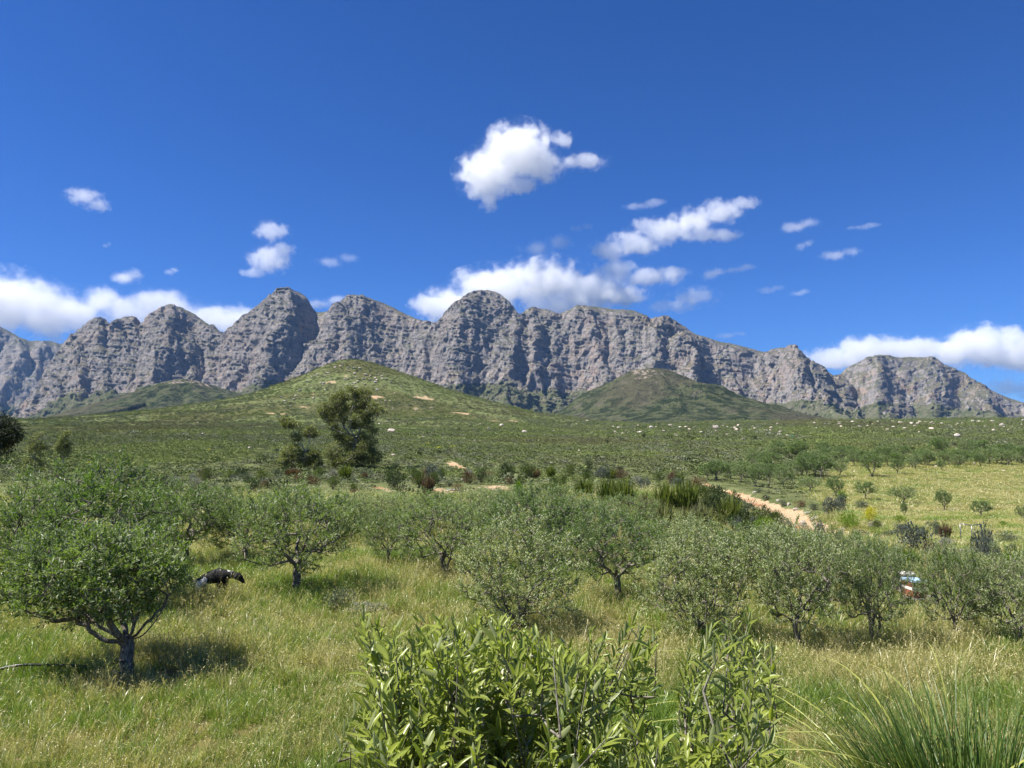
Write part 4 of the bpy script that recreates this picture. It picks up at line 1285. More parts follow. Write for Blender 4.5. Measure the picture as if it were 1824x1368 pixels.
if 'scrub' not in SKIP:
    r = np.random.default_rng(12)
    kinds = [scrub_clump(1), scrub_clump(2, 120, .8), scrub_clump(3, 110, .45), scrub_clump(4, 140, 1.0, .17), scrub_clump(5, 90, .35, .25)]
    xs, ys, ss = [], [], []
    for n, a, b, s0 in ((5000, 52, 100, .45), (42000, 100, 260, .62), (56000, 260, 560, .9), (80000, 560, 1010, 1.15)):
        x, y = wedge(n, a, b, r, .72, 2); xs.append(x); ys.append(y); ss.append(np.full(n, s0))
    x = np.concatenate(xs); y = np.concatenate(ys); s0 = np.concatenate(ss)
    s, md_, oc = soil_masks(x, y)
    dens = .72 + 1.1 * fbm(x * .02, y * .02, 3, 221)
    gd, _ = seg_dist(x, y, GULLY_XY)
    keep = (s < .35) & (md_ < .35) & (gd > np.where(y > 60, 2.4, 3.6)) & (r.uniform(0, 1, len(x)) < dens) & ((y > 64) | (r.uniform(0, 1, len(x)) < .6))
    x, y, s0 = x[keep], y[keep], s0[keep]; n = len(x)
    sc = s0 * r.lognormal(0, .38, n)
    flat = np.stack([sc * 1.2, sc * 1.2, sc * r.uniform(.45, .85, n) * (1 + .15 * sm(300, 600, y))], -1)
    scatter('scrub', kinds, np.stack([x, y, ground(x, y) - .02], -1), np.stack([x * 0, x * 0, r.uniform(0, 6.28, n)], -1), flat, r.integers(0, 5, n),
            'low grey green scrub covering the plain and the conical hill', 'scrub')

# ------------------------------------------------------------------ named shrubs
KINDS = {
    'G': ('green shrub', M_SH_G, 'round'), 'D': ('dark green shrub', M_SH_D, 'round'), 'Y': ('pale grey shrub', M_SH_Y, 'round'), 'B': ('brown shrub', M_SH_B, 'round'),
    'L': ('bright green shrub', M_SH_L, 'round'), 'F': ('yellow flowering shrub', M_SH_F, 'round'), 'S': ('sage green shrub', M_SH_S, 'round'), 'P': ('blue grey shrub', M_SH_P, 'round'),
    'R': ('clump of green reeds', M_REED, 'reed'), 'E': ('clump of bright green rushes', M_SH_L, 'reed'), 'N': ('clump of brown reeds', M_SH_B, 'reed'), 'Q': ('clump of pale reeds', M_REEDP, 'reed')}
SHR = [(309, 868, 36, 20, 'Y'), (345, 870, 36, 17, 'Y'), (375, 878, 30, 17, 'S'), (403, 880, 27, 18, 'S'), (452, 877, 27, 24, 'D'), (472, 869, 22, 14, 'B'), (440, 860, 26, 16, 'S'), (470, 856, 32, 18, 'G'),
       (498, 851, 24, 15, 'D'), (405, 852, 30, 13, 'G'), (365, 850, 28, 12, 'S'), (535, 859, 28, 16, 'B'), (567, 853, 28, 20, 'G'), (592, 850, 24, 13, 'Y'), (618, 853, 26, 14, 'S'), (650, 853, 32, 20, 'S'),
       (706, 872, 36, 36, 'D'), (735, 850, 24, 16, 'G'), (748, 868, 30, 28, 'G'), (772, 862, 38, 34, 'P'), (762, 882, 26, 30, 'N'), (835, 862, 30, 24, 'B'), (856, 860, 26, 24, 'D'), (902, 856, 32, 30, 'D'),
       (940, 856, 36, 28, 'G'), (925, 888, 30, 30, 'L'), (985, 880, 34, 28, 'G'), (1012, 852, 28, 24, 'G'), (1049, 838, 15, 20, 'D'), (1046, 856, 26, 22, 'D'), (1075, 856, 30, 26, 'P'), (1105, 846, 16, 16, 'D'),
       (1130, 862, 28, 14, 'Y'), (1148, 872, 26, 20, 'P'), (1040, 890, 40, 34, 'R'), (1000, 900, 34, 34, 'R'), (1085, 900, 46, 42, 'R'), (1112, 912, 44, 50, 'R'), (1150, 915, 30, 30, 'N'), (1185, 912, 40, 46, 'R'),
       (1222, 916, 50, 54, 'R'), (1180, 948, 40, 50, 'Q'), (1215, 955, 40, 44, 'Q'), (1255, 905, 40, 38, 'G'), (960, 905, 40, 34, 'G'), (885, 895, 34, 26, 'S'), (1245, 872, 34, 22, 'B'), (1205, 868, 34, 20, 'S'), (1175, 858, 30, 16, 'G'),
       (1278, 893, 42, 28, 'D'), (1305, 905, 44, 28, 'D'), (1332, 917, 46, 28, 'S'), (1358, 930, 44, 28, 'D'), (1384, 940, 42, 26, 'D'), (1408, 950, 36, 22, 'S'), (1270, 925, 46, 44, 'D'), (1300, 935, 46, 44, 'R'), (1330, 945, 46, 36, 'D'),
       (1362, 955, 60, 30, 'L'), (1250, 945, 40, 44, 'Q'), (1400, 968, 40, 28, 'G'), (1395, 902, 20, 12, 'S'), (1425, 904, 26, 13, 'B'), (1450, 908, 26, 13, 'S'), (1480, 918, 34, 34, 'P'), (1498, 915, 26, 34, 'P'),
       (1513, 938, 46, 22, 'L'), (1550, 930, 27, 26, 'F'), (1566, 941, 26, 13, 'G'), (1603, 932, 32, 14, 'L'), (1500, 893, 22, 18, 'L'), (1462, 962, 22, 34, 'P'), (1440, 975, 40, 22, 'S'), (1630, 990, 66, 56, 'P'), (1748, 1000, 52, 60, 'P'),
       (1768, 1010, 40, 50, 'P'), (1684, 962, 22, 26, 'N'), (1668, 958, 20, 32, 'S'), (1795, 968, 50, 18, 'S'), (1810, 1040, 70, 56, 'E'), (1620, 1014, 40, 34, 'E'), (1684, 1020, 50, 32, 'E'), (1728, 1022, 40, 26, 'E'), (1590, 958, 40, 14, 'P'),
       (1655, 985, 26, 20, 'B'), (1700, 990, 60, 12, 'Y'), (1720, 994, 50, 12, 'Y'), (1535, 905, 30, 14, 'S'), (1350, 878, 16, 8, 'S'), (1365, 892, 18, 10, 'D'), (1660, 942, 26, 12, 'S'), (1530, 960, 40, 18, 'S'), (1575, 985, 40, 18, 'F'),
       (655, 1098, 84, 22, 'Y'), (600, 1088, 70, 36, 'S'), (1370, 1190, 50, 40, 'G')]
def add_shrubs():
    var = {}
    for k, (nm, mt, kd) in KINDS.items():
        var[k] = [make_bush(400 + i + ord(k) * 3, (.6, .6, .55) if kd == 'round' else (.5, .5, 1.0), 1100 if kd == 'round' else 420, .075 if kd == 'round' else .02, mt, kd) for i in range(2)]
    r = random.Random(9)
    lst = list(SHR)
    for i in range(52):          # bank crest and foot
        px = r.uniform(225, 1230); t = r.random()
        lst.append((px, 848 + 34 * t, r.uniform(18, 34), r.uniform(10, 24), r.choice('GGSSDBYNRBPG')))
    for i in range(26):          # shrubs on the spur left of the gully
        t = r.random()
        lst.append((1235 + 175 * t + r.uniform(-20, 10), 890 + 62 * t + r.uniform(-4, 34), r.uniform(26, 46), r.uniform(16, 30), r.choice('DDDSGRP')))
    for i in range(26):
        lst.append((r.uniform(1400, 1800), r.uniform(935, 1000), r.uniform(18, 40), r.uniform(8, 20), r.choice('SGPYLBN')))
    for i, (px, by, w, h, k) in enumerate(lst):
        p = on_ground(px, by, 8, 200)
        if p is None: continue
        nm, mt, kd = KINDS[k]
        sx = w / F * p.y / 1.35 if kd == 'round' else w / F * p.y / .95
        sz = h / F * p.y / (.66 if kd == 'round' else 1.05)
        me = var[k][i % 2]
        place_tree('shrub' if kd == 'round' else 'reed_clump', me, ('stem', 'foliage'), p, (sx, sx, sz), r.uniform(0, 6.28), unique_label(nm, px, by, w, h), 'shrub' if kd == 'round' else 'reeds', 'shrubs around the bank and gully')
    # dark bushes dotted on the plain
    for i, (px, by, w, h, k) in enumerate([(325, 808, 10, 7, 'D'), (390, 800, 12, 6, 'D'), (748, 812, 12, 9, 'D'), (783, 809, 12, 7, 'D'), (818, 768, 6, 6, 'D'), (1082, 792, 7, 9, 'D'), (1105, 784, 10, 5, 'D'), (1147, 780, 11, 8, 'D'),
                                           (1226, 777, 8, 7, 'D'), (1237, 777, 7, 6, 'D'), (1252, 775, 8, 6, 'D'), (1278, 785, 8, 6, 'D'), (1292, 778, 8, 5, 'D'), (1345, 784, 11, 8, 'D'), (1308, 777, 6, 4, 'D'), (1330, 775, 6, 4, 'D'),
                                           (1432, 790, 7, 8, 'D'), (499, 833, 10, 9, 'D'), (545, 765, 6, 4, 'D'), (655, 803, 8, 5, 'D'), (780, 800, 16, 5, 'F'), (805, 798, 12, 4, 'F'), (150, 826, 26, 4, 'F'), (196, 822, 18, 3, 'F'), (370, 803, 12, 4, 'F'), (760, 792, 12, 4, 'F'),
                                           (935, 786, 10, 3, 'F'), (410, 800, 18, 3, 'F'), (1500, 800, 14, 8, 'D'), (1625, 806, 14, 10, 'D'), (1560, 798, 10, 6, 'D'), (1700, 795, 12, 7, 'D'), (960, 800, 7, 5, 'D'), (880, 775, 6, 4, 'D'), (1210, 792, 7, 5, 'D')]):
        p = on_ground(px, by, 90, 1200)
        if p is None: continue
        nm, mt, kd = KINDS[k]
        sx = w / F * p.y / 1.35; sz = h / F * p.y / .66
        place_tree('shrub', var[k][i % 2], ('stem', 'foliage'), p, (sx, sx, sz), r.uniform(0, 6.28), unique_label(nm + ' alone on the plain', px, by, w, h), 'shrub', 'shrubs standing out on the plain')


if 'shrub' not in SKIP:
    add_shrubs()

# ------------------------------------------------------------------ boulders
m_boulder, nt = new_mat('boulder_stone')
P = nt.new('ShaderNodeTexCoord').outputs['Object']
oi = nt.new('ShaderNodeObjectInfo')
n = nt.noise(P, 2.2, 5, .65)
c = nt.mix(nt.ramp(n, .35, .65), (.34, .30, .25), (.64, .59, .51))
c = nt.mix(nt.math('MULTIPLY', oi.outputs['Random'], .35), c, (.62, .42, .28))
bsd = nt.new('ShaderNodeBsdfDiffuse'); nt.put(bsd.inputs['Color'], c)
bump = nt.new('ShaderNodeBump'); bump.inputs['Distance'].default_value = .2; nt.put(bump.inputs['Height'], n); nt.put(bsd.inputs['Normal'], bump.outputs[0])
nt.put(nt.out.inputs['Surface'], bsd.outputs[0])


def boulder_mesh(seed):
    import bmesh
    r = np.random.default_rng(seed)
    bm = bmesh.new(); bmesh.ops.create_icosphere(bm, subdivisions=3, radius=1)
    pl = [(unit(r.normal(0, 1, 3)), r.uniform(.55, .9)) for _ in range(11)]
    for v in bm.verts:
        c = np.array(v.co)
        for nrm, dd in pl:
            q = c @ nrm
            if q > dd: c = c - nrm * (q - dd) * .92
        c = c * (1 + .06 * noise2(c[0:1] * 3, c[2:3] * 3 + c[1] * 2, seed)[0])
        v.co = (c[0], c[1] * .85, c[2] * .72)
    me = bpy.data.meshes.new('boulder'); bm.to_mesh(me); bm.free(); me.materials.append(m_boulder)
    return me


if 'rock' not in SKIP:
    BM = [boulder_mesh(i) for i in range(4)]
    r = random.Random(21)
    items = []
    for i in range(120):
        px = r.uniform(1090, 1824)
        top = 757 - (px - 1150) * .016
        items.append((px, top + 2 + abs(r.gauss(0, 11)), r.uniform(2.2, 6.5), 'pale boulder scattered on the scrub plain below the right hand mountains', 'boulders on the right side of the plain'))
    for i in range(80):
        px = r.gauss(615, 70); h = max(645, 640 + abs(px - 620) * .42) + 4
        items.append((px, h + abs(r.gauss(0, 26)), r.uniform(2.0, 5), 'pale stone scattered over the upper part of the conical hill', 'stones on the conical hill'))
    for i in range(40):
        items.append((r.uniform(60, 1050), r.uniform(745, 812), r.uniform(2, 4.5), 'pale stone lying in the scrub of the left and middle plain', 'stones on the left and middle plain'))
    for px, py, w in ((698, 771, 12), (700, 812, 6), (935, 772, 9), (893, 760, 7), (445, 800, 7), (635, 782, 8), (1706, 779, 10), (1785, 760, 9), (1660, 766, 8), (1275, 765, 9)):
        items.append((px, py, w, unique_label('conspicuous white boulder', px, py, w, w), 'conspicuous boulders'))
    for px, py, w in ((1475, 918, 16), (1452, 925, 14), (1440, 915, 12), (1418, 909, 12), (1500, 946, 16), (1485, 935, 12), (1385, 893, 9), (1405, 900, 10), (1365, 887, 9), (1344, 878, 8), (1460, 938, 14), (1430, 932, 12), (1645, 940, 10), (1648, 932, 9),
                      (1086, 905, 14), (1095, 912, 12), (1075, 908, 9), (1788, 840, 8), (1668, 832, 9), (1735, 828, 8)):
        items.append((px, py, w, unique_label('rough tan rock', px, py, w, w), 'rocks along the gully and meadow'))
    for i, (px, py, w, lb, gp) in enumerate(items):
        p = on_ground(px, py, 20, 1400)
        if p is None: continue
        s = w / F * p.y * (.66 if p.y > 150 else .5)
        o = add('boulder', BM[i % 4], loc=(p.x, p.y, p.z + s * (.5 if p.y > 150 else .25))); o.scale = (s, s, s * r.uniform(.7, 1.1)); o.rotation_euler = (0, 0, r.uniform(0, 6.28))
        tag(o, lb, 'boulder', gp)
# ------------------------------------------------------------------ foreground olive bush
def at(px, py, Y):
    dx, dz = ray(px, py)
    return np.array([dx * Y, Y, EYE + dz * Y])


def leaf_template(curl, fold, wid=.2):
    """unit leaf along +x, blade normal +z, 4 segments"""
    V = []; prof = [(0, .12), (.22, .75), (.50, 1.0), (.78, .72), (1, .03)]
    for f, w in prof:
        z = curl * f * f
        x = f * (1 - abs(curl) * .15 * f)
        V += [(x, w * wid / 2, z + fold * w * wid), (x, 0, z), (x, -w * wid / 2, z + fold * w * wid)]
    Fc = []
    for k in range(4):
        a = k * 3
        Fc += [(a, a + 1, a + 4, a + 3), (a + 1, a + 2, a + 5, a + 4)]
    return np.array(V), np.array(Fc)


def build_front_bush():
    r = np.random.default_rng(77)
    top = np.array([(618, 1352), (640, 1230), (652, 1180), (665, 1100), (700, 1112), (735, 1112), (770, 1132), (800, 1108), (850, 1097), (880, 1084), (920, 1100), (950, 1118), (985, 1135), (1020, 1150), (1060, 1152), (1090, 1180),
                    (1130, 1118), (1160, 1128), (1180, 1210), (1200, 1240), (1225, 1195), (1250, 1195), (1280, 1135), (1300, 1110), (1335, 1092), (1350, 1150), (1372, 1200), (1374, 1290), (1376, 1368)], float)
    tips = [(650, 1085), (645, 1118), (672, 1108), (700, 1108), (745, 1098), (763, 1118), (790, 1098), (806, 1095), (858, 1085), (868, 1092), (888, 1098), (905, 1096), (930, 1118), (945, 1112), (960, 1128), (1052, 1120), (1075, 1130),
            (1134, 1095), (1140, 1105), (1170, 1120), (1228, 1150), (1250, 1195), (1270, 1110), (1290, 1105), (1302, 1098), (1336, 1078), (1330, 1120), (1362, 1145), (1375, 1150), (1240, 1190), (1010, 1135), (985, 1130)]
    tips = [(a, b, 1) for a, b in tips]
    while len(tips) < 820:
        px = r.uniform(618, 1378); py = r.uniform(1085, 1560)
        t = np.interp(px, top[:, 0], top[:, 1])
        if py < t + 8: continue
        dens = 1.0
        if 1085 < px < 1195 and 1160 < py < 1275: dens = .12
        if 1195 < px < 1262 and py < 1185: dens = .05
        if 990 < px < 1100 and 1260 < py < 1300: dens = .35
        if 1150 < px < 1376 and py < 1290: dens = min(dens, .55)
        if r.uniform() > dens: continue
        tips.append((px, py, 0))
    tips = np.array(tips)
    n = len(tips)
    Y = 2.15 + r.uniform(-.42, .42, n)
    Y[:32] = 2.15 + r.uniform(-.18, .3, 32)
    Y = np.where(tips[:, 1] > 1290, Y - .15, Y)
    T = np.array([at(a, b + 8, y) for (a, b, _), y in zip(tips, Y)])
    gx, gy = ray(900, 800)[0] * 2.25, 2.25
    root = np.array([0.05, 2.35, ground1(.05, 2.35)]); root2 = np.array([.50, 2.3, ground1(.5, 2.3)])
    src = np.where((tips[:, 0] > 1190)[:, None], root2 + np.array([0, 0, .35]), root + np.array([0, 0, .25]))
    ax = unit(T - src) * .75 + np.array([.04, 0, .62]) + r.normal(0, .30, (n, 3))
    ax = unit(ax)
    Ls = r.uniform(.11, .26, n)
    Ls[:32] = r.uniform(.20, .30, 32)
    S0 = T - ax * Ls[:, None]
    bend = np.cross(ax, r.normal(0, 1, (n, 3))) * .02
    # leaves
    mats = []; tint = []; rank = []
    for i in range(n):
        m = int(Ls[i] / .0145)
        a0 = r.uniform(0, 6.28)
        for k in range(m):
            f = (k + .5) / m
            if f < .12 and r.uniform() < .4: continue
            c = S0[i] + (T[i] - S0[i]) * f + bend[i] * math.sin(f * 3.14)
            az = a0 + k * 1.57 + r.normal(0, .25)
            side = unit(np.cross(ax[i], np.array([math.cos(az), math.sin(az), .13])))
            for sgn in (1, -1):
                if r.uniform() < .08: continue
                open_ = math.radians(r.normal(30 + 34 * (1 - f), 14))
                d = ax[i] * math.cos(open_) + side * sgn * math.sin(open_)
                d = unit(d + np.array([.06, 0, .04]) + r.normal(0, .14, 3))
                nrm = unit(ax[i] - d * (ax[i] @ d) + r.normal(0, .22, 3)); nrm = unit(nrm - d * (nrm @ d))
                if r.uniform() < .12: nrm = -nrm
                s = np.cross(nrm, d)
                L = .056 * r.uniform(.62, 1.25) * (1 - .5 * max(0, f - .8) / .2) * (.75 + .25 * min(1, f * 4))
                wd = L * r.uniform(.85, 1.2)
                M = np.eye(4); M[:3, 0] = d * L; M[:3, 1] = s * wd; M[:3, 2] = nrm * L; M[:3, 3] = c
                mats.append(M)
                young = np.clip(.25 + .55 * f + .25 * (c[2] - 2.3) + .18 * r.normal(), 0, 1)
                tint.append(young)
                vis = (c[1]) + (0 if abs(c[0] / c[1] * F) < 900 and c[2] > EYE - c[1] * .41 else 9) + r.uniform(0, .45)
                rank.append(vis)
    mats = np.array(mats); tint = np.array(tint); order = np.argsort(rank)
    tm = [leaf_template(c_, f_, w_) for c_, f_, w_ in ((.10, .5, .20), (-.14, .4, .215), (-.30, .6, .185), (.24, .45, .18), (-.02, .55, .23))]
    bush = add('olive_bush', None, loc=tuple(root))
    tag(bush, 'bright leafy olive bush filling the bottom middle right in front of the camera', 'olive bush')
    bush.empty_display_size = .2
    RI = Matrix.Translation(-Vector(root))
    # single leaves
    lm = {}
    for j in range(5):
        for q in range(4):
            V, Fc = tm[j]
            lm[(j, q)] = np_mesh('leaf', V, Fc, [M_YOUNG], True, {'tint': np.full(len(V), .15 + .25 * q)})
    used = set()
    for i in order[:300]:
        used.add(int(i))
        q = int(np.clip(tint[i] * 4, 0, 3))
        o = add('leaf', lm[(int(i) % 5, q)], bush)
        o.matrix_parent_inverse = Matrix.Identity(4)
        o.matrix_local = RI @ Matrix(mats[i].tolist())
    rest = np.array([i for i in range(len(mats)) if i not in used])
    Vs, Fs, ts = [], [], []; off = 0
    for j in range(5):
        ii = rest[rest % 5 == j]
        V, Fc = tm[j]
        Vh = np.concatenate([V, np.ones((len(V), 1))], 1)
        W = np.einsum('nij,vj->nvi', mats[ii], Vh)[..., :3] - root
        Vs.append(W.reshape(-1, 3)); Fs.append((Fc[None] + (np.arange(len(ii)) * len(V))[:, None, None]).reshape(-1, 4) + off); off += len(ii) * len(V)
        ts.append(np.repeat(tint[ii], len(V)))
    fo = add('foliage', np_mesh('foliage', np.concatenate(Vs), np.concatenate(Fs), [M_YOUNG], True, {'tint': np.concatenate(ts)}), bush)
    tag(fo, kind='stuff')
    # wood
    nodes = [root + np.array([0, 0, -.05]), root + np.array([-.03, 0, .22]), root2 + np.array([0, 0, -.05]), root2 + np.array([.03, 0, .25])]
    par = [-1, 0, 0, 2]
    o_ = np.argsort(np.linalg.norm(S0 - root, axis=1))
    N, Pn, tp = grow(nodes, par, S0[o_], .06, r, .05)
    R = pipe_radii(N, Pn, .018, .0018, .55)
    keep = np.arange(1, len(N)); keep = keep[keep != 2]
    V1, F1 = tubes(N[Pn[keep]], N[keep], R[Pn[keep]], R[keep], 6)
    V2, F2 = tubes(S0, T - ax * .01, np.full(n, .0024), np.full(n, .0010), 5)
    add('stem', np_mesh('stem', np.concatenate([V1, V2]) - root, [np.concatenate([F1, F2 + len(V1)])], [M_BARK], True), bush)
    # flower buds
    k = 170; ii = r.integers(0, n, k); P = S0[ii] + (T[ii] - S0[ii]) * r.uniform(.1, .75, k)[:, None]
    m = 16
    c = np.repeat(P, m, 0) + r.normal(0, .011, (k * m, 3)); c = c + unit(r.normal(0, 1, (k * m, 3))) * .006
    V, Fc = leaves_mesh(c, r.normal(0, 1, (k * m, 3)), np.full(k * m, .009), np.full(k * m, .008), r, fold=.6)
    tag(add('blossom', np_mesh('blossom', V - root, Fc, [M_FLOWER], False, {'tint': r.uniform(0, 1, len(V))}), bush), kind='stuff')


if 'bush' not in SKIP:
    build_front_bush()

# ------------------------------------------------------------------ big tussock of long grass at the lower right
m_tus, nt = new_mat('tussock_blade')
tint = nt.attr('tint').outputs['Fac']; oi = nt.new('ShaderNodeObjectInfo')
c = nt.mix(tint, (.036, .095, .012), (.42, .43, .09))
c = nt.mix(nt.math('MULTIPLY', oi.outputs['Random'], .3), c, nt.mix(tint, (.10, .15, .03), (.46, .42, .16)))
p_ = nt.new('ShaderNodeBsdfPrincipled'); nt.put(p_.inputs['Base Color'], c); p_.inputs['Roughness'].default_value = .42; p_.inputs['Specular IOR Level'].default_value = .4
tr = nt.new('ShaderNodeBsdfTranslucent'); nt.put(tr.inputs['Color'], nt.mix(1.0, c, (1.3, 1.4, .6), 'MULTIPLY'))
mx = nt.new('ShaderNodeMixShader'); mx.inputs[0].default_value = .25; nt.put(mx.inputs[1], p_.outputs[0]); nt.put(mx.inputs[2], tr.outputs[0]); nt.put(nt.out.inputs['Surface'], mx.outputs[0])


def build_tussock():
    r = np.random.default_rng(88)
    Y = 3.7; X = ray(1735, 1368)[0] * Y
    root = np.array([X, Y, ground1(X, Y)])
    t = add('grass_tussock', None, loc=tuple(root)); t.empty_display_size = .2
    tag(t, 'tall tussock of long arching dark green and straw blades at the lower right', 'grass tussock')
    protos = []
    for i in range(24):
        light = i >= 14
        V, Fc, m = blades(np.zeros((1, 3)), np.zeros(1), np.array([1.0]), np.array([.011 if not light else .010]), np.array([r.uniform(.5, 1.4) if not light else r.uniform(1.6, 2.6)]), r, 10 if not light else 14, lean=np.array([r.uniform(.02, .3) if not light else r.uniform(.0, .22)]))
        protos.append(np_mesh('blade', V, Fc, [m_tus], True, {'tint': np.linspace(.0, .14, len(V)) if not light else np.linspace(.45, 1.0, len(V))}))
    for i in range(300):
        light = i % 4 == 0
        j = (14 + i // 4 % 10) if light else i % 14
        o = add('blade', protos[j], t)
        a = r.uniform(0, 6.28); q = math.sqrt(r.uniform()) * .25
        L = r.uniform(.98, 1.42) * (1.75 if light else 1) * (1 - .3 * q)
        o.location = (math.cos(a) * q, math.sin(a) * q, -.03)
        az = a + r.normal(0, .5) if r.uniform() < .75 else r.uniform(0, 6.28)
        o.rotation_euler = (r.normal(0, .06), -.06 + q * .35 * r.uniform(.2, 1), az)
        o.scale = (L, L * r.uniform(.9, 1.3), L)
    n = 1700
    a = r.uniform(0, 6.28, n); q = np.sqrt(r.uniform(0, 1, n)) * .26
    V, Fc, m = blades(np.stack([np.cos(a) * q, np.sin(a) * q, np.full(n, -.03)], -1), a + r.normal(0, .6, n), r.uniform(.8, 1.34, n), np.full(n, .013), r.uniform(.3, 1.3, n), r, 8, lean=r.uniform(-.05, .2, n))
    tag(add('undergrowth', np_mesh('undergrowth', V, Fc, [m_tus], True, {'tint': np.repeat(np.clip(r.normal(.07, .09, n), 0, .6), m)}), t), kind='stuff')
    # paler spilling grass to its left
    X2 = ray(1560, 1368)[0] * 4.9; root2 = (X2, 4.9, ground1(X2, 4.9)); n = 260
    t2 = r.uniform(0, 6.28, n); q = np.sqrt(r.uniform(0, 1, n)) * .34
    V, Fc, m = blades(np.stack([np.cos(t2) * q, np.sin(t2) * q, np.full(n, -.03)], -1), t2 + r.normal(0, .8, n), r.uniform(.7, 1.35, n), np.full(n, .006), r.uniform(1.2, 2.8, n), r, 10, lean=r.uniform(.05, .4, n))
    o = add('grass_tussock', np_mesh('grass_tussock', V, Fc, [m_tus], True, {'tint': np.repeat(np.clip(r.normal(.75, .22, n), 0.1, 1), m)}), loc=root2)
    tag(o, 'low tussock of thin straw coloured blades drooping left of the tall tussock', 'grass tussock')


if 'tuss' not in SKIP:
    build_tussock()


# ------------------------------------------------------------------ small solid things
def plain_mat(name, col, rough=.6, metal=0.0, noise_amt=.25, sc=8, col2=None, spec=.4):
    m, nt = new_mat(name)
    P = nt.new('ShaderNodeTexCoord').outputs['Object']
    n = nt.noise(P, sc, 5, .6)
    c2 = col2 or tuple(v * (1 - noise_amt * 1.6) for v in col)
    p = nt.new('ShaderNodeBsdfPrincipled')
    nt.put(p.inputs['Base Color'], nt.mix(nt.ramp(n, .35, .68), c2, col))
    p.inputs['Roughness'].default_value = rough; p.inputs['Metallic'].default_value = metal; p.inputs['Specular IOR Level'].default_value = spec
    nt.put(nt.out.inputs['Surface'], p)
    return m


def box_mesh(name, sx, sy, sz, mat, bevel=.008, z0=0.0):
    import bmesh
    bm = bmesh.new(); bmesh.ops.create_cube(bm, size=1)
    for v in bm.verts: v.co = Vector((v.co.x * sx, v.co.y * sy, v.co.z * sz + sz / 2 + z0))
    if bevel: bmesh.ops.bevel(bm, geom=list(bm.edges), offset=bevel, segments=2, affect='EDGES')
    me = bpy.data.meshes.new(name); bm.to_mesh(me); bm.free(); me.materials.append(mat)
    return me


def path_tube(name, pts, rad, mat, sides=8):
    P = np.array(pts, float)
    D = unit(np.gradient(P, axis=0)); ref = np.array([0, 0, 1.0]) + np.array([.01, 0, 0])
    ref = np.where(np.abs(D[:, 2:3]) > .9, np.array([[1.0, .01, 0]]), ref[None])
    S = unit(np.cross(D, ref)); T = np.cross(S, D)
    rad = np.broadcast_to(np.asarray(rad, float), (len(P),))
    th = np.linspace(0, 2 * np.pi, sides, endpoint=False)
    V = (P[:, None] + rad[:, None, None] * (np.cos(th)[None, :, None] * S[:, None] + np.sin(th)[None, :, None] * T[:, None])).reshape(-1, 3)
    Fc = []
    for i in range(len(P) - 1):
        for k in range(sides):
            a = i * sides + k; b = i * sides + (k + 1) % sides
            Fc.append((a, b, b + sides, a + sides))
    V = np.concatenate([V, P[:1], P[-1:]]); e = len(V)
    tri = [(k, e - 2, (k + 1) % sides) for k in range(sides)] + [((len(P) - 1) * sides + (k + 1) % sides, e - 1, (len(P) - 1) * sides + k) for k in range(sides)]
    return np_mesh(name, V, [np.array(Fc), np.array(tri)], [mat], True)


def beehives():
    brown = plain_mat('hive_brown_paint', (.30, .11, .065), .6, sc=6, noise_amt=.35)
    white = plain_mat('hive_cream_paint', (.74, .70, .62), .55, sc=9, noise_amt=.2)
    blue = plain_mat('hive_blue_paint', (.42, .60, .74), .5, sc=9, noise_amt=.12)
    dark = plain_mat('hive_slot', (.03, .025, .02), .8)
    grey = plain_mat('hive_stand_wood', (.30, .27, .22), .8)

    def hive(px, by, Y, stack, lidmat, w, label, rz):
        X = ray(px, by)[0] * Y; z = ground1(X, Y)
        h = add('beehive', None, loc=(X, Y, z)); h.rotation_euler[2] = rz; h.empty_display_size = .2
        tag(h, label, 'beehive', 'beehives behind the near olive row')
        for sx in (-1, 1):
            for sy in (-1, 1):
                o = add('leg', box_mesh('leg', .05, .05, .16, grey, .004), h); o.location = (sx * (w / 2 - .05), sy * .17, 0)
        add('floor_board', box_mesh('floor_board', w + .03, .50, .03, grey, .004, .16), h)
        zz = .192
        for hh, mt in stack:
            b = add('hive_box', box_mesh('hive_box', w, .46, hh - .004, mt, .006, zz), h)
            s = add('handle_slot', box_mesh('handle_slot', .12, .012, .022, dark, .003, 0), b); s.location = (0, -.233, zz + hh * .62)
            zz += hh
        e = add('entrance_slot', box_mesh('entrance_slot', w * .7, .012, .018, dark, .003, 0), h); e.location = (0, -.235, .20)
        add('lid', box_mesh('lid', w + .03, .50, .045, lidmat, .006, zz), h)
        return h
    hive(1629, 1060, 17.2, [(.15, brown), (.07, white), (.11, brown)], blue, .30, 'brown and white beehive with a pale blue lid, front one of two', .05)
    hive(1615, 1056, 17.9, [(.17, grey), (.10, white), (.10, grey)], white, .26, 'weathered beehive with a cream lid, standing behind the blue lidded one', -.12)


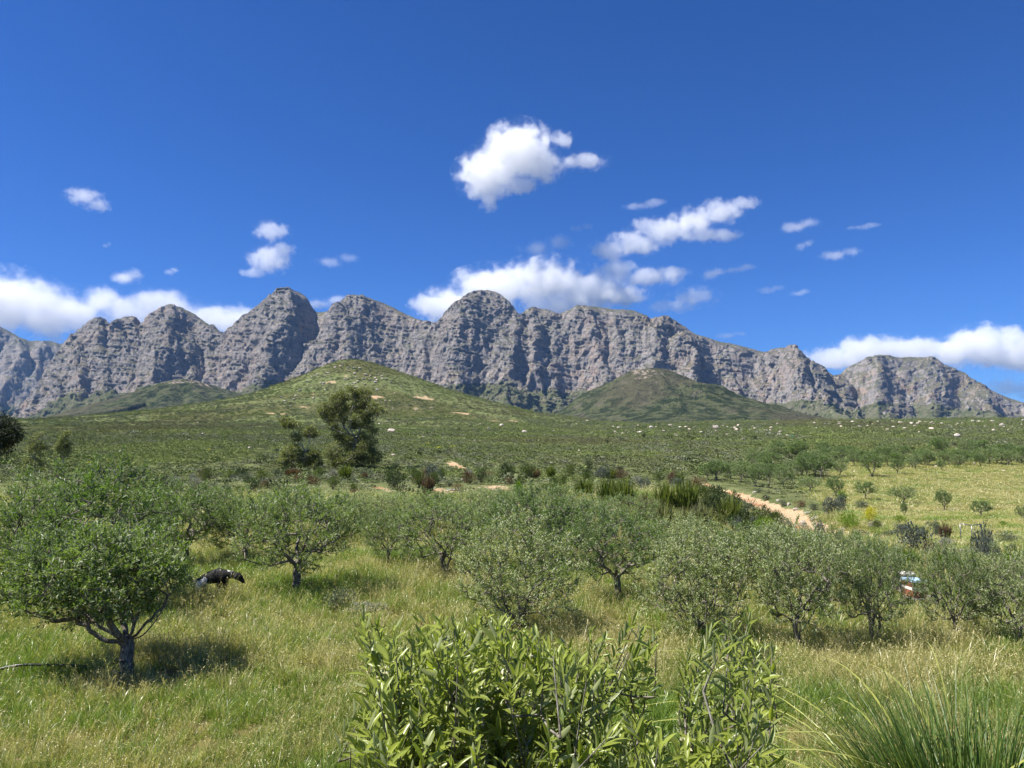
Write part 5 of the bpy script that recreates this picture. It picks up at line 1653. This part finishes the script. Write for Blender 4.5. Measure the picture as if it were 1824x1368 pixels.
def metal_frame():
    m = plain_mat('galvanised_tube', (.30, .30, .29), .35, .75, .12, 20)
    Y = 31.0; k = Y / F
    px0, by = 1733, 985
    X = ray(px0, by)[0] * Y; z = ground1(X, Y)
    t = add('metal_frame', None, loc=(X, Y, z)); t.empty_display_size = .3
    tag(t, 'pale grey tubular metal frame with two top rails above the blue grey shrubs', 'metal frame')
    zt = zpix(936, Y) - z
    A = (-(1733 - 1718) * k, 0.2, zt + .05); B = (0, 0, zt); C = (20 * k, .1, zt + .03)
    for P_ in (A, B, C):
        add('post', path_tube('post', [(P_[0], P_[1], -.35), (P_[0], P_[1], P_[2] / 2), P_], .018, m), t)
    add('rail', path_tube('rail', [A, tuple((np.array(A) + np.array(B)) / 2), B], .019, m), t)
    add('rail', path_tube('rail', [(B[0] + .03, B[1] - .03, B[2] + .02), tuple((np.array(B) + np.array(C)) / 2 + np.array([0, 0, .01])), C], .019, m), t)
    add('rail', path_tube('rail', [(B[0], B[1], zt - .75), tuple((np.array(B) + np.array(C)) / 2 - np.array([0, 0, .75])), (C[0], C[1], zt - .7)], .014, m), t)


def hose():
    m = plain_mat('black_poly_pipe', (.022, .022, .022), .4, 0, .2, 30, spec=.5)
    pts = []
    for i, px in enumerate(np.linspace(-160, 214, 34)):
        py = np.interp(px, [-160, 0, 60, 120, 175, 214], [1222, 1213, 1210, 1206, 1206, 1209])
        p = on_ground(px, py - 1)
        lift = .15 * math.exp(-((px - 60) / 120.0) ** 2) + .05
        pts.append((p.x, p.y, p.z + lift + .012 * math.sin(px * .05)))
    tag(add('irrigation_pipe', path_tube('irrigation_pipe', pts, .021, m)), 'black irrigation pipe running from the left edge to the big left olive trunk', 'pipe')


def sticks():
    m = bark_material('driftwood', (.38, .34, .28), (.66, .61, .53))
    for (a, b, rad, lab, nm) in (((797, 877), (839, 876), .07, 'long pale dead branch lying on the bank in the middle', 'dead_branch'), ((428, 990), (466, 989), .022, 'thin pale stick lying level in front of the tree right of the dog', 'stick'),
                             ((822, 855), (836, 868), .05, 'pale forked dead branch leaning on the bank crest below the sandy track', 'dead_branch'), ((757, 872), (770, 879), .04, 'short bleached branch among the brown reeds', 'dead_branch')):
        p = on_ground(*a); q = on_ground(*b)
        r = np.random.default_rng(int(a[0]))
        pts = [np.array(p) + (np.array(q) - np.array(p)) * t + np.array([0, 0, rad * 1.6 + .25 * (nm == 'stick') + .06 * math.sin(t * 7) + r.normal(0, .015)]) for t in np.linspace(0, 1, 9)]
        root = add(nm, path_tube(nm, pts, np.linspace(rad, rad * .45, 9), m)); tag(root, lab, 'branch')
    # turquoise tunnel far on the plain
    m2 = plain_mat('turquoise_net', (.03, .36, .28), .6, 0, .2, 3)
    p = on_ground(1410, 777, 100, 1300); k = p.y / F
    L, Rr = 13 * k, 1.6 * k
    th = np.linspace(0, math.pi, 11); xs = np.linspace(-L / 2, L / 2, 9)
    V = [(x, math.cos(a) * Rr * 1.3, math.sin(a) * Rr * (1 + .08 * math.sin(x * 3))) for x in xs for a in th]
    V = np.array(V); t = add('net_tunnel', None, loc=p)
    tag(t, 'low turquoise net tunnel far off on the plain, a small bright streak', 'net tunnel')
    add('cover', np_mesh('cover', V, grid_faces(9, 11), [m2], True), t)
    e = [np.array([(s * L / 2, math.cos(a) * Rr * 1.28, math.sin(a) * Rr * .98) for a in th]) for s in (-1, 1)]
    for q in e: add('hoop', path_tube('hoop', q, .06, plain_mat('hoop_metal', (.5, .5, .5), .5), 6), t)


def dog():
    k = 17.4 / F
    base = on_ground(385, 1069)
    gz = base.z
    def P(px, py, d=0.0): return ((px - 385) * k, d, (1068 - py) * k)
    V = []; R = []; E = []
    def v(p, rad, par=None):
        V.append(p); R.append(rad)
        if par is not None: E.append((par, len(V) - 1))
        return len(V) - 1
    rump = v(P(355, 1036), (.10, .115))
    loin = v(P(366, 1031), (.10, .125), rump)
    mid = v(P(378, 1027), (.115, .145), loin)
    wither = v(P(392, 1025), (.12, .170), mid)
    sh = v(P(401, 1021), (.10, .135), wither)
    nk = v(P(409, 1023), (.070, .085), sh)
    nk2 = v(P(415, 1024), (.062, .072), nk)
    hd = v(P(421, 1025), (.075, .085), nk2)
    hd2 = v(P(426, 1028), (.064, .070), hd)
    mz = v(P(431, 1034), (.038, .042), hd2)
    ns = v(P(434.5, 1038), (.028, .030), mz)
    t1 = v(P(346, 1036), (.038, .038), rump)
    t2 = v(P(340, 1034), (.034, .034), t1)
    t3 = v(P(335, 1028), (.036, .036), t2)
    t4 = v(P(331, 1020), (.024, .024), t3)
    for s in (-1, 1):
        d = s * .075; off = 3 if s > 0 else -2
        h = v(P(355 + off, 1044, d), (.075, .06), rump)
        kn = v(P(361 + off, 1051, d * 1.25), (.062, .055), h)
        hk = v(P(353 + off, 1058, d * 1.2), (.034, .032), kn)
        pw = v(P(355 + off, 1066, d * 1.2), (.024, .022), hk)
        v(P(358.5 + off, 1066.8, d * 1.2), (.024, .017), pw)
        sf = v(P(396 + off, 1032, d * 1.1), (.060, .055), sh)
        el = v(P(394 + off, 1044, d * 1.2), (.050, .044), sf)
        wr = v(P(395 + off * 1.3, 1056, d * 1.2), (.032, .032), el)
        fp = v(P(395 + off * 1.3, 1066, d * 1.2), (.028, .028), wr)
        v(P(399 + off * 1.3, 1067, d * 1.2), (.024, .017), fp)
    me = bpy.data.meshes.new('dog'); me.from_pydata([Vector(p) for p in V], E, []); me.update()
    m, nt = new_mat('dog_coat')
    Pc = nt.new('ShaderNodeTexCoord').outputs['Object']
    n = nt.noise(Pc, 9, 4, .6); n2 = nt.noise(nt.scalevec(Pc, (1, 1, 3)), 60, 3, .6)
    white = None
    for c, rr in ((P(360, 1043, -.12), .15), (P(365, 1035, -.12), .10), (P(360, 1043, .12), .14), (P(407, 1014, 0), .06), (P(402, 1042, 0), .05), (P(331, 1021, 0), .085), (P(388, 1062, 0), .09)):
        dn = nt.new('ShaderNodeVectorMath'); dn.operation = 'DISTANCE'; nt.put(dn.inputs[0], Pc); dn.inputs[1].default_value = c
        s_ = nt.ramp(nt.math('ADD', nt.math('DIVIDE', dn.outputs['Value'], rr), nt.math('MULTIPLY', nt.math('SUBTRACT', n, .5), 1.6)), 1.05, .85)
        white = s_ if white is None else nt.math('MAXIMUM', white, s_)
    pr = nt.new('ShaderNodeBsdfPrincipled')
    nt.put(pr.inputs['Base Color'], nt.mix(white, nt.mix(nt.ramp(n2, .4, .7), (.006, .006, .006), (.016, .015, .014)), nt.mix(nt.ramp(n2, .4, .7), (.50, .49, .47), (.78, .77, .75))))
    pr.inputs['Roughness'].default_value = .6; pr.inputs['Specular IOR Level'].default_value = .25
    bump = nt.new('ShaderNodeBump'); bump.inputs['Distance'].default_value = .01; nt.put(bump.inputs['Height'], n2); nt.put(pr.inputs['Normal'], bump.outputs[0])
    nt.put(nt.out.inputs['Surface'], pr)
    me.materials.append(m)
    o = add('dog', me, loc=(base.x, base.y, gz))
    sk = me.skin_vertices.new(name='') if hasattr(me.skin_vertices, 'new') else None
    md = o.modifiers.new('skin', 'SKIN'); md.use_smooth_shade = True
    if not len(me.skin_vertices):
        import bmesh
        bm = bmesh.new(); bm.from_mesh(me); bm.verts.layers.skin.verify(); bm.to_mesh(me); bm.free()
    lay = me.skin_vertices[0].data
    for i, rad in enumerate(R): lay[i].radius = (rad[0] * 1.12, rad[1] * 1.12); lay[i].use_root = (i == 0)
    sb = o.modifiers.new('subd', 'SUBSURF'); sb.levels = 2; sb.render_levels = 2
    tag(o, 'black and white dog walking through the grass, nose lowered to the right', 'dog')
    blk = plain_mat('dog_nose', (.008, .008, .008), .3, 0, .1, 20, spec=.6)
    import bmesh

    def ball(nm, c, r_, mt, sc=(1, 1, 1)):
        bm = bmesh.new(); bmesh.ops.create_icosphere(bm, subdivisions=2, radius=1)
        for q in bm.verts: q.co = Vector((q.co.x * r_ * sc[0], q.co.y * r_ * sc[1], q.co.z * r_ * sc[2]))
        mm = bpy.data.meshes.new(nm); bm.to_mesh(mm); bm.free(); mm.materials.append(mt)
        for pl in mm.polygons: pl.use_smooth = True
        return add(nm, mm, o, c)
    ball('nose', P(436, 1038.5), .018, blk)
    for s in (-1, 1):
        ball('eye', P(427.5, 1025, s * .042), .011, blk)
        e = P(421, 1022, s * .055)
        # hanging ear flap
        n_ = 6; Vv = []
        for i in range(n_):
            f = i / (n_ - 1); w = .040 * math.sin(.5 + f * 2.3)
            Vv += [(-w, s * (.012 + .022 * math.sin(f * 2)), -.115 * f), (w, s * (.012 + .022 * math.sin(f * 2)), -.115 * f), (-w, s * (.004 + .020 * math.sin(f * 2)), -.115 * f), (w, s * (.004 + .020 * math.sin(f * 2)), -.115 * f)]
        Fc = []
        for i in range(n_ - 1):
            a = i * 4; Fc += [(a, a + 1, a + 5, a + 4), (a + 2, a + 6, a + 7, a + 3), (a, a + 4, a + 6, a + 2), (a + 1, a + 3, a + 7, a + 5)]
        ear = add('ear', np_mesh('ear', np.array(Vv), np.array(Fc), [m], True), o, e)
    # pale collar
    ring = [(Vector(P(412.5, 1023.3)) + Vector((.012 * math.sin(a), math.cos(a) * .078, math.sin(a) * .088))) for a in np.linspace(0, 2 * math.pi, 17)]
    add('collar', path_tube('collar', [tuple(q) for q in ring], .007, plain_mat('collar', (.38, .38, .36), .5)), o)


def litter():
    r = np.random.default_rng(55)
    h = on_ground(228, 1205); n = 2600
    x = h.x + .5 + r.normal(0, .62, n); y = h.y - .2 + r.normal(0, .36, n)
    P = np.stack([x, y, ground(x, y) + r.uniform(.004, .05, n)], -1)
    D = np.stack([r.normal(0, 1, n), r.normal(0, 1, n), r.normal(0, .18, n)], -1)
    V, Fc = leaves_mesh(P, D, r.uniform(.03, .10, n), r.uniform(.008, .016, n), r, .3, 2.0)
    tag(add('leaf_litter', np_mesh('leaf_litter', V, Fc, [leaf_material('dead_leaf', (.060, .038, .022), (.30, .22, .14), None, .1, .3, .6)], False, {'tint': np.repeat(r.uniform(0, 1, n), 4)})),
        'brown dead leaves and twigs on the shaded ground under the big left olive tree', 'leaf litter', kind='stuff')


if 'small' not in SKIP:
    litter(); beehives(); metal_frame(); hose(); sticks(); dog()


# ------------------------------------------------------------------ dark pine wood on the left foothill
def pine_wood():
    bpy.context.view_layer.update()
    dg = bpy.context.evaluated_depsgraph_get()
    r = np.random.default_rng(66)
    hills = [o for o in COL.objects if o.name.startswith('hill') or o.name.startswith('mountain')]
    Ps, Hs = [], []
    for i in range(150):
        px = r.uniform(152, 258); py = np.interp(px, [152, 205, 258], [746, 738, 722]) + r.uniform(-2.5, 1.5)
        dx, dz = ray(px, py)
        best = None
        for h in hills:
            ok, loc, nr, _ = h.ray_cast(Vector((0, 0, EYE)), Vector((dx, 1, dz)).normalized())
            if ok and (best is None or loc.y < best.y): best = loc
        if best is not None: Ps.append(best); Hs.append(r.uniform(7, 13))
    if not Ps: return
    V, Fc = [], []
    Pn, Dn, Ln = [], [], []
    for p, h in zip(Ps, Hs):
        for j in range(26):
            f = r.uniform(.12, 1); a = r.uniform(0, 6.28); q = (1 - f) * .30 * h + .3
            Pn.append((p.x + math.cos(a) * q * .4, p.y + math.sin(a) * q * .4, p.z + h * f)); Dn.append((math.cos(a), math.sin(a), -.1)); Ln.append(q * 1.3 + 1)
    V, Fc = leaves_mesh(np.array(Pn), np.array(Dn), np.array(Ln), np.array(Ln) * .9, r)
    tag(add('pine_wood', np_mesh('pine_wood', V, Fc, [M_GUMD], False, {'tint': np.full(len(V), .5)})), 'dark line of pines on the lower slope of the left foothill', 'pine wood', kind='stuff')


if 'small' not in SKIP:
    pine_wood()


# ------------------------------------------------------------------ look-alikes that ended up with one label are told apart by their order
def settle_labels():
    by = {}
    for o in COL.objects:
        if o.parent is None and o.get('category') in ('shrub', 'reeds') and o.get('label'): by.setdefault(o['label'], []).append(o)
    W = ['first', 'second', 'third', 'fourth', 'fifth', 'sixth', 'seventh', 'eighth']
    for lb, os_ in by.items():
        if 1 < len(os_) <= 8:
            os_.sort(key=lambda o: o.location.x / o.location.y)
            for i, o in enumerate(os_):
                t = W[i] + ' from left ' + lb
                while len(t.split()) > 16: t = ' '.join(t.split()[:-1])
                o['label'] = t if t.split()[-1] not in ('and', 'the', 'of', 'above', 'below') else ' '.join(t.split()[:-1] + ['shrubs'])


settle_labels()
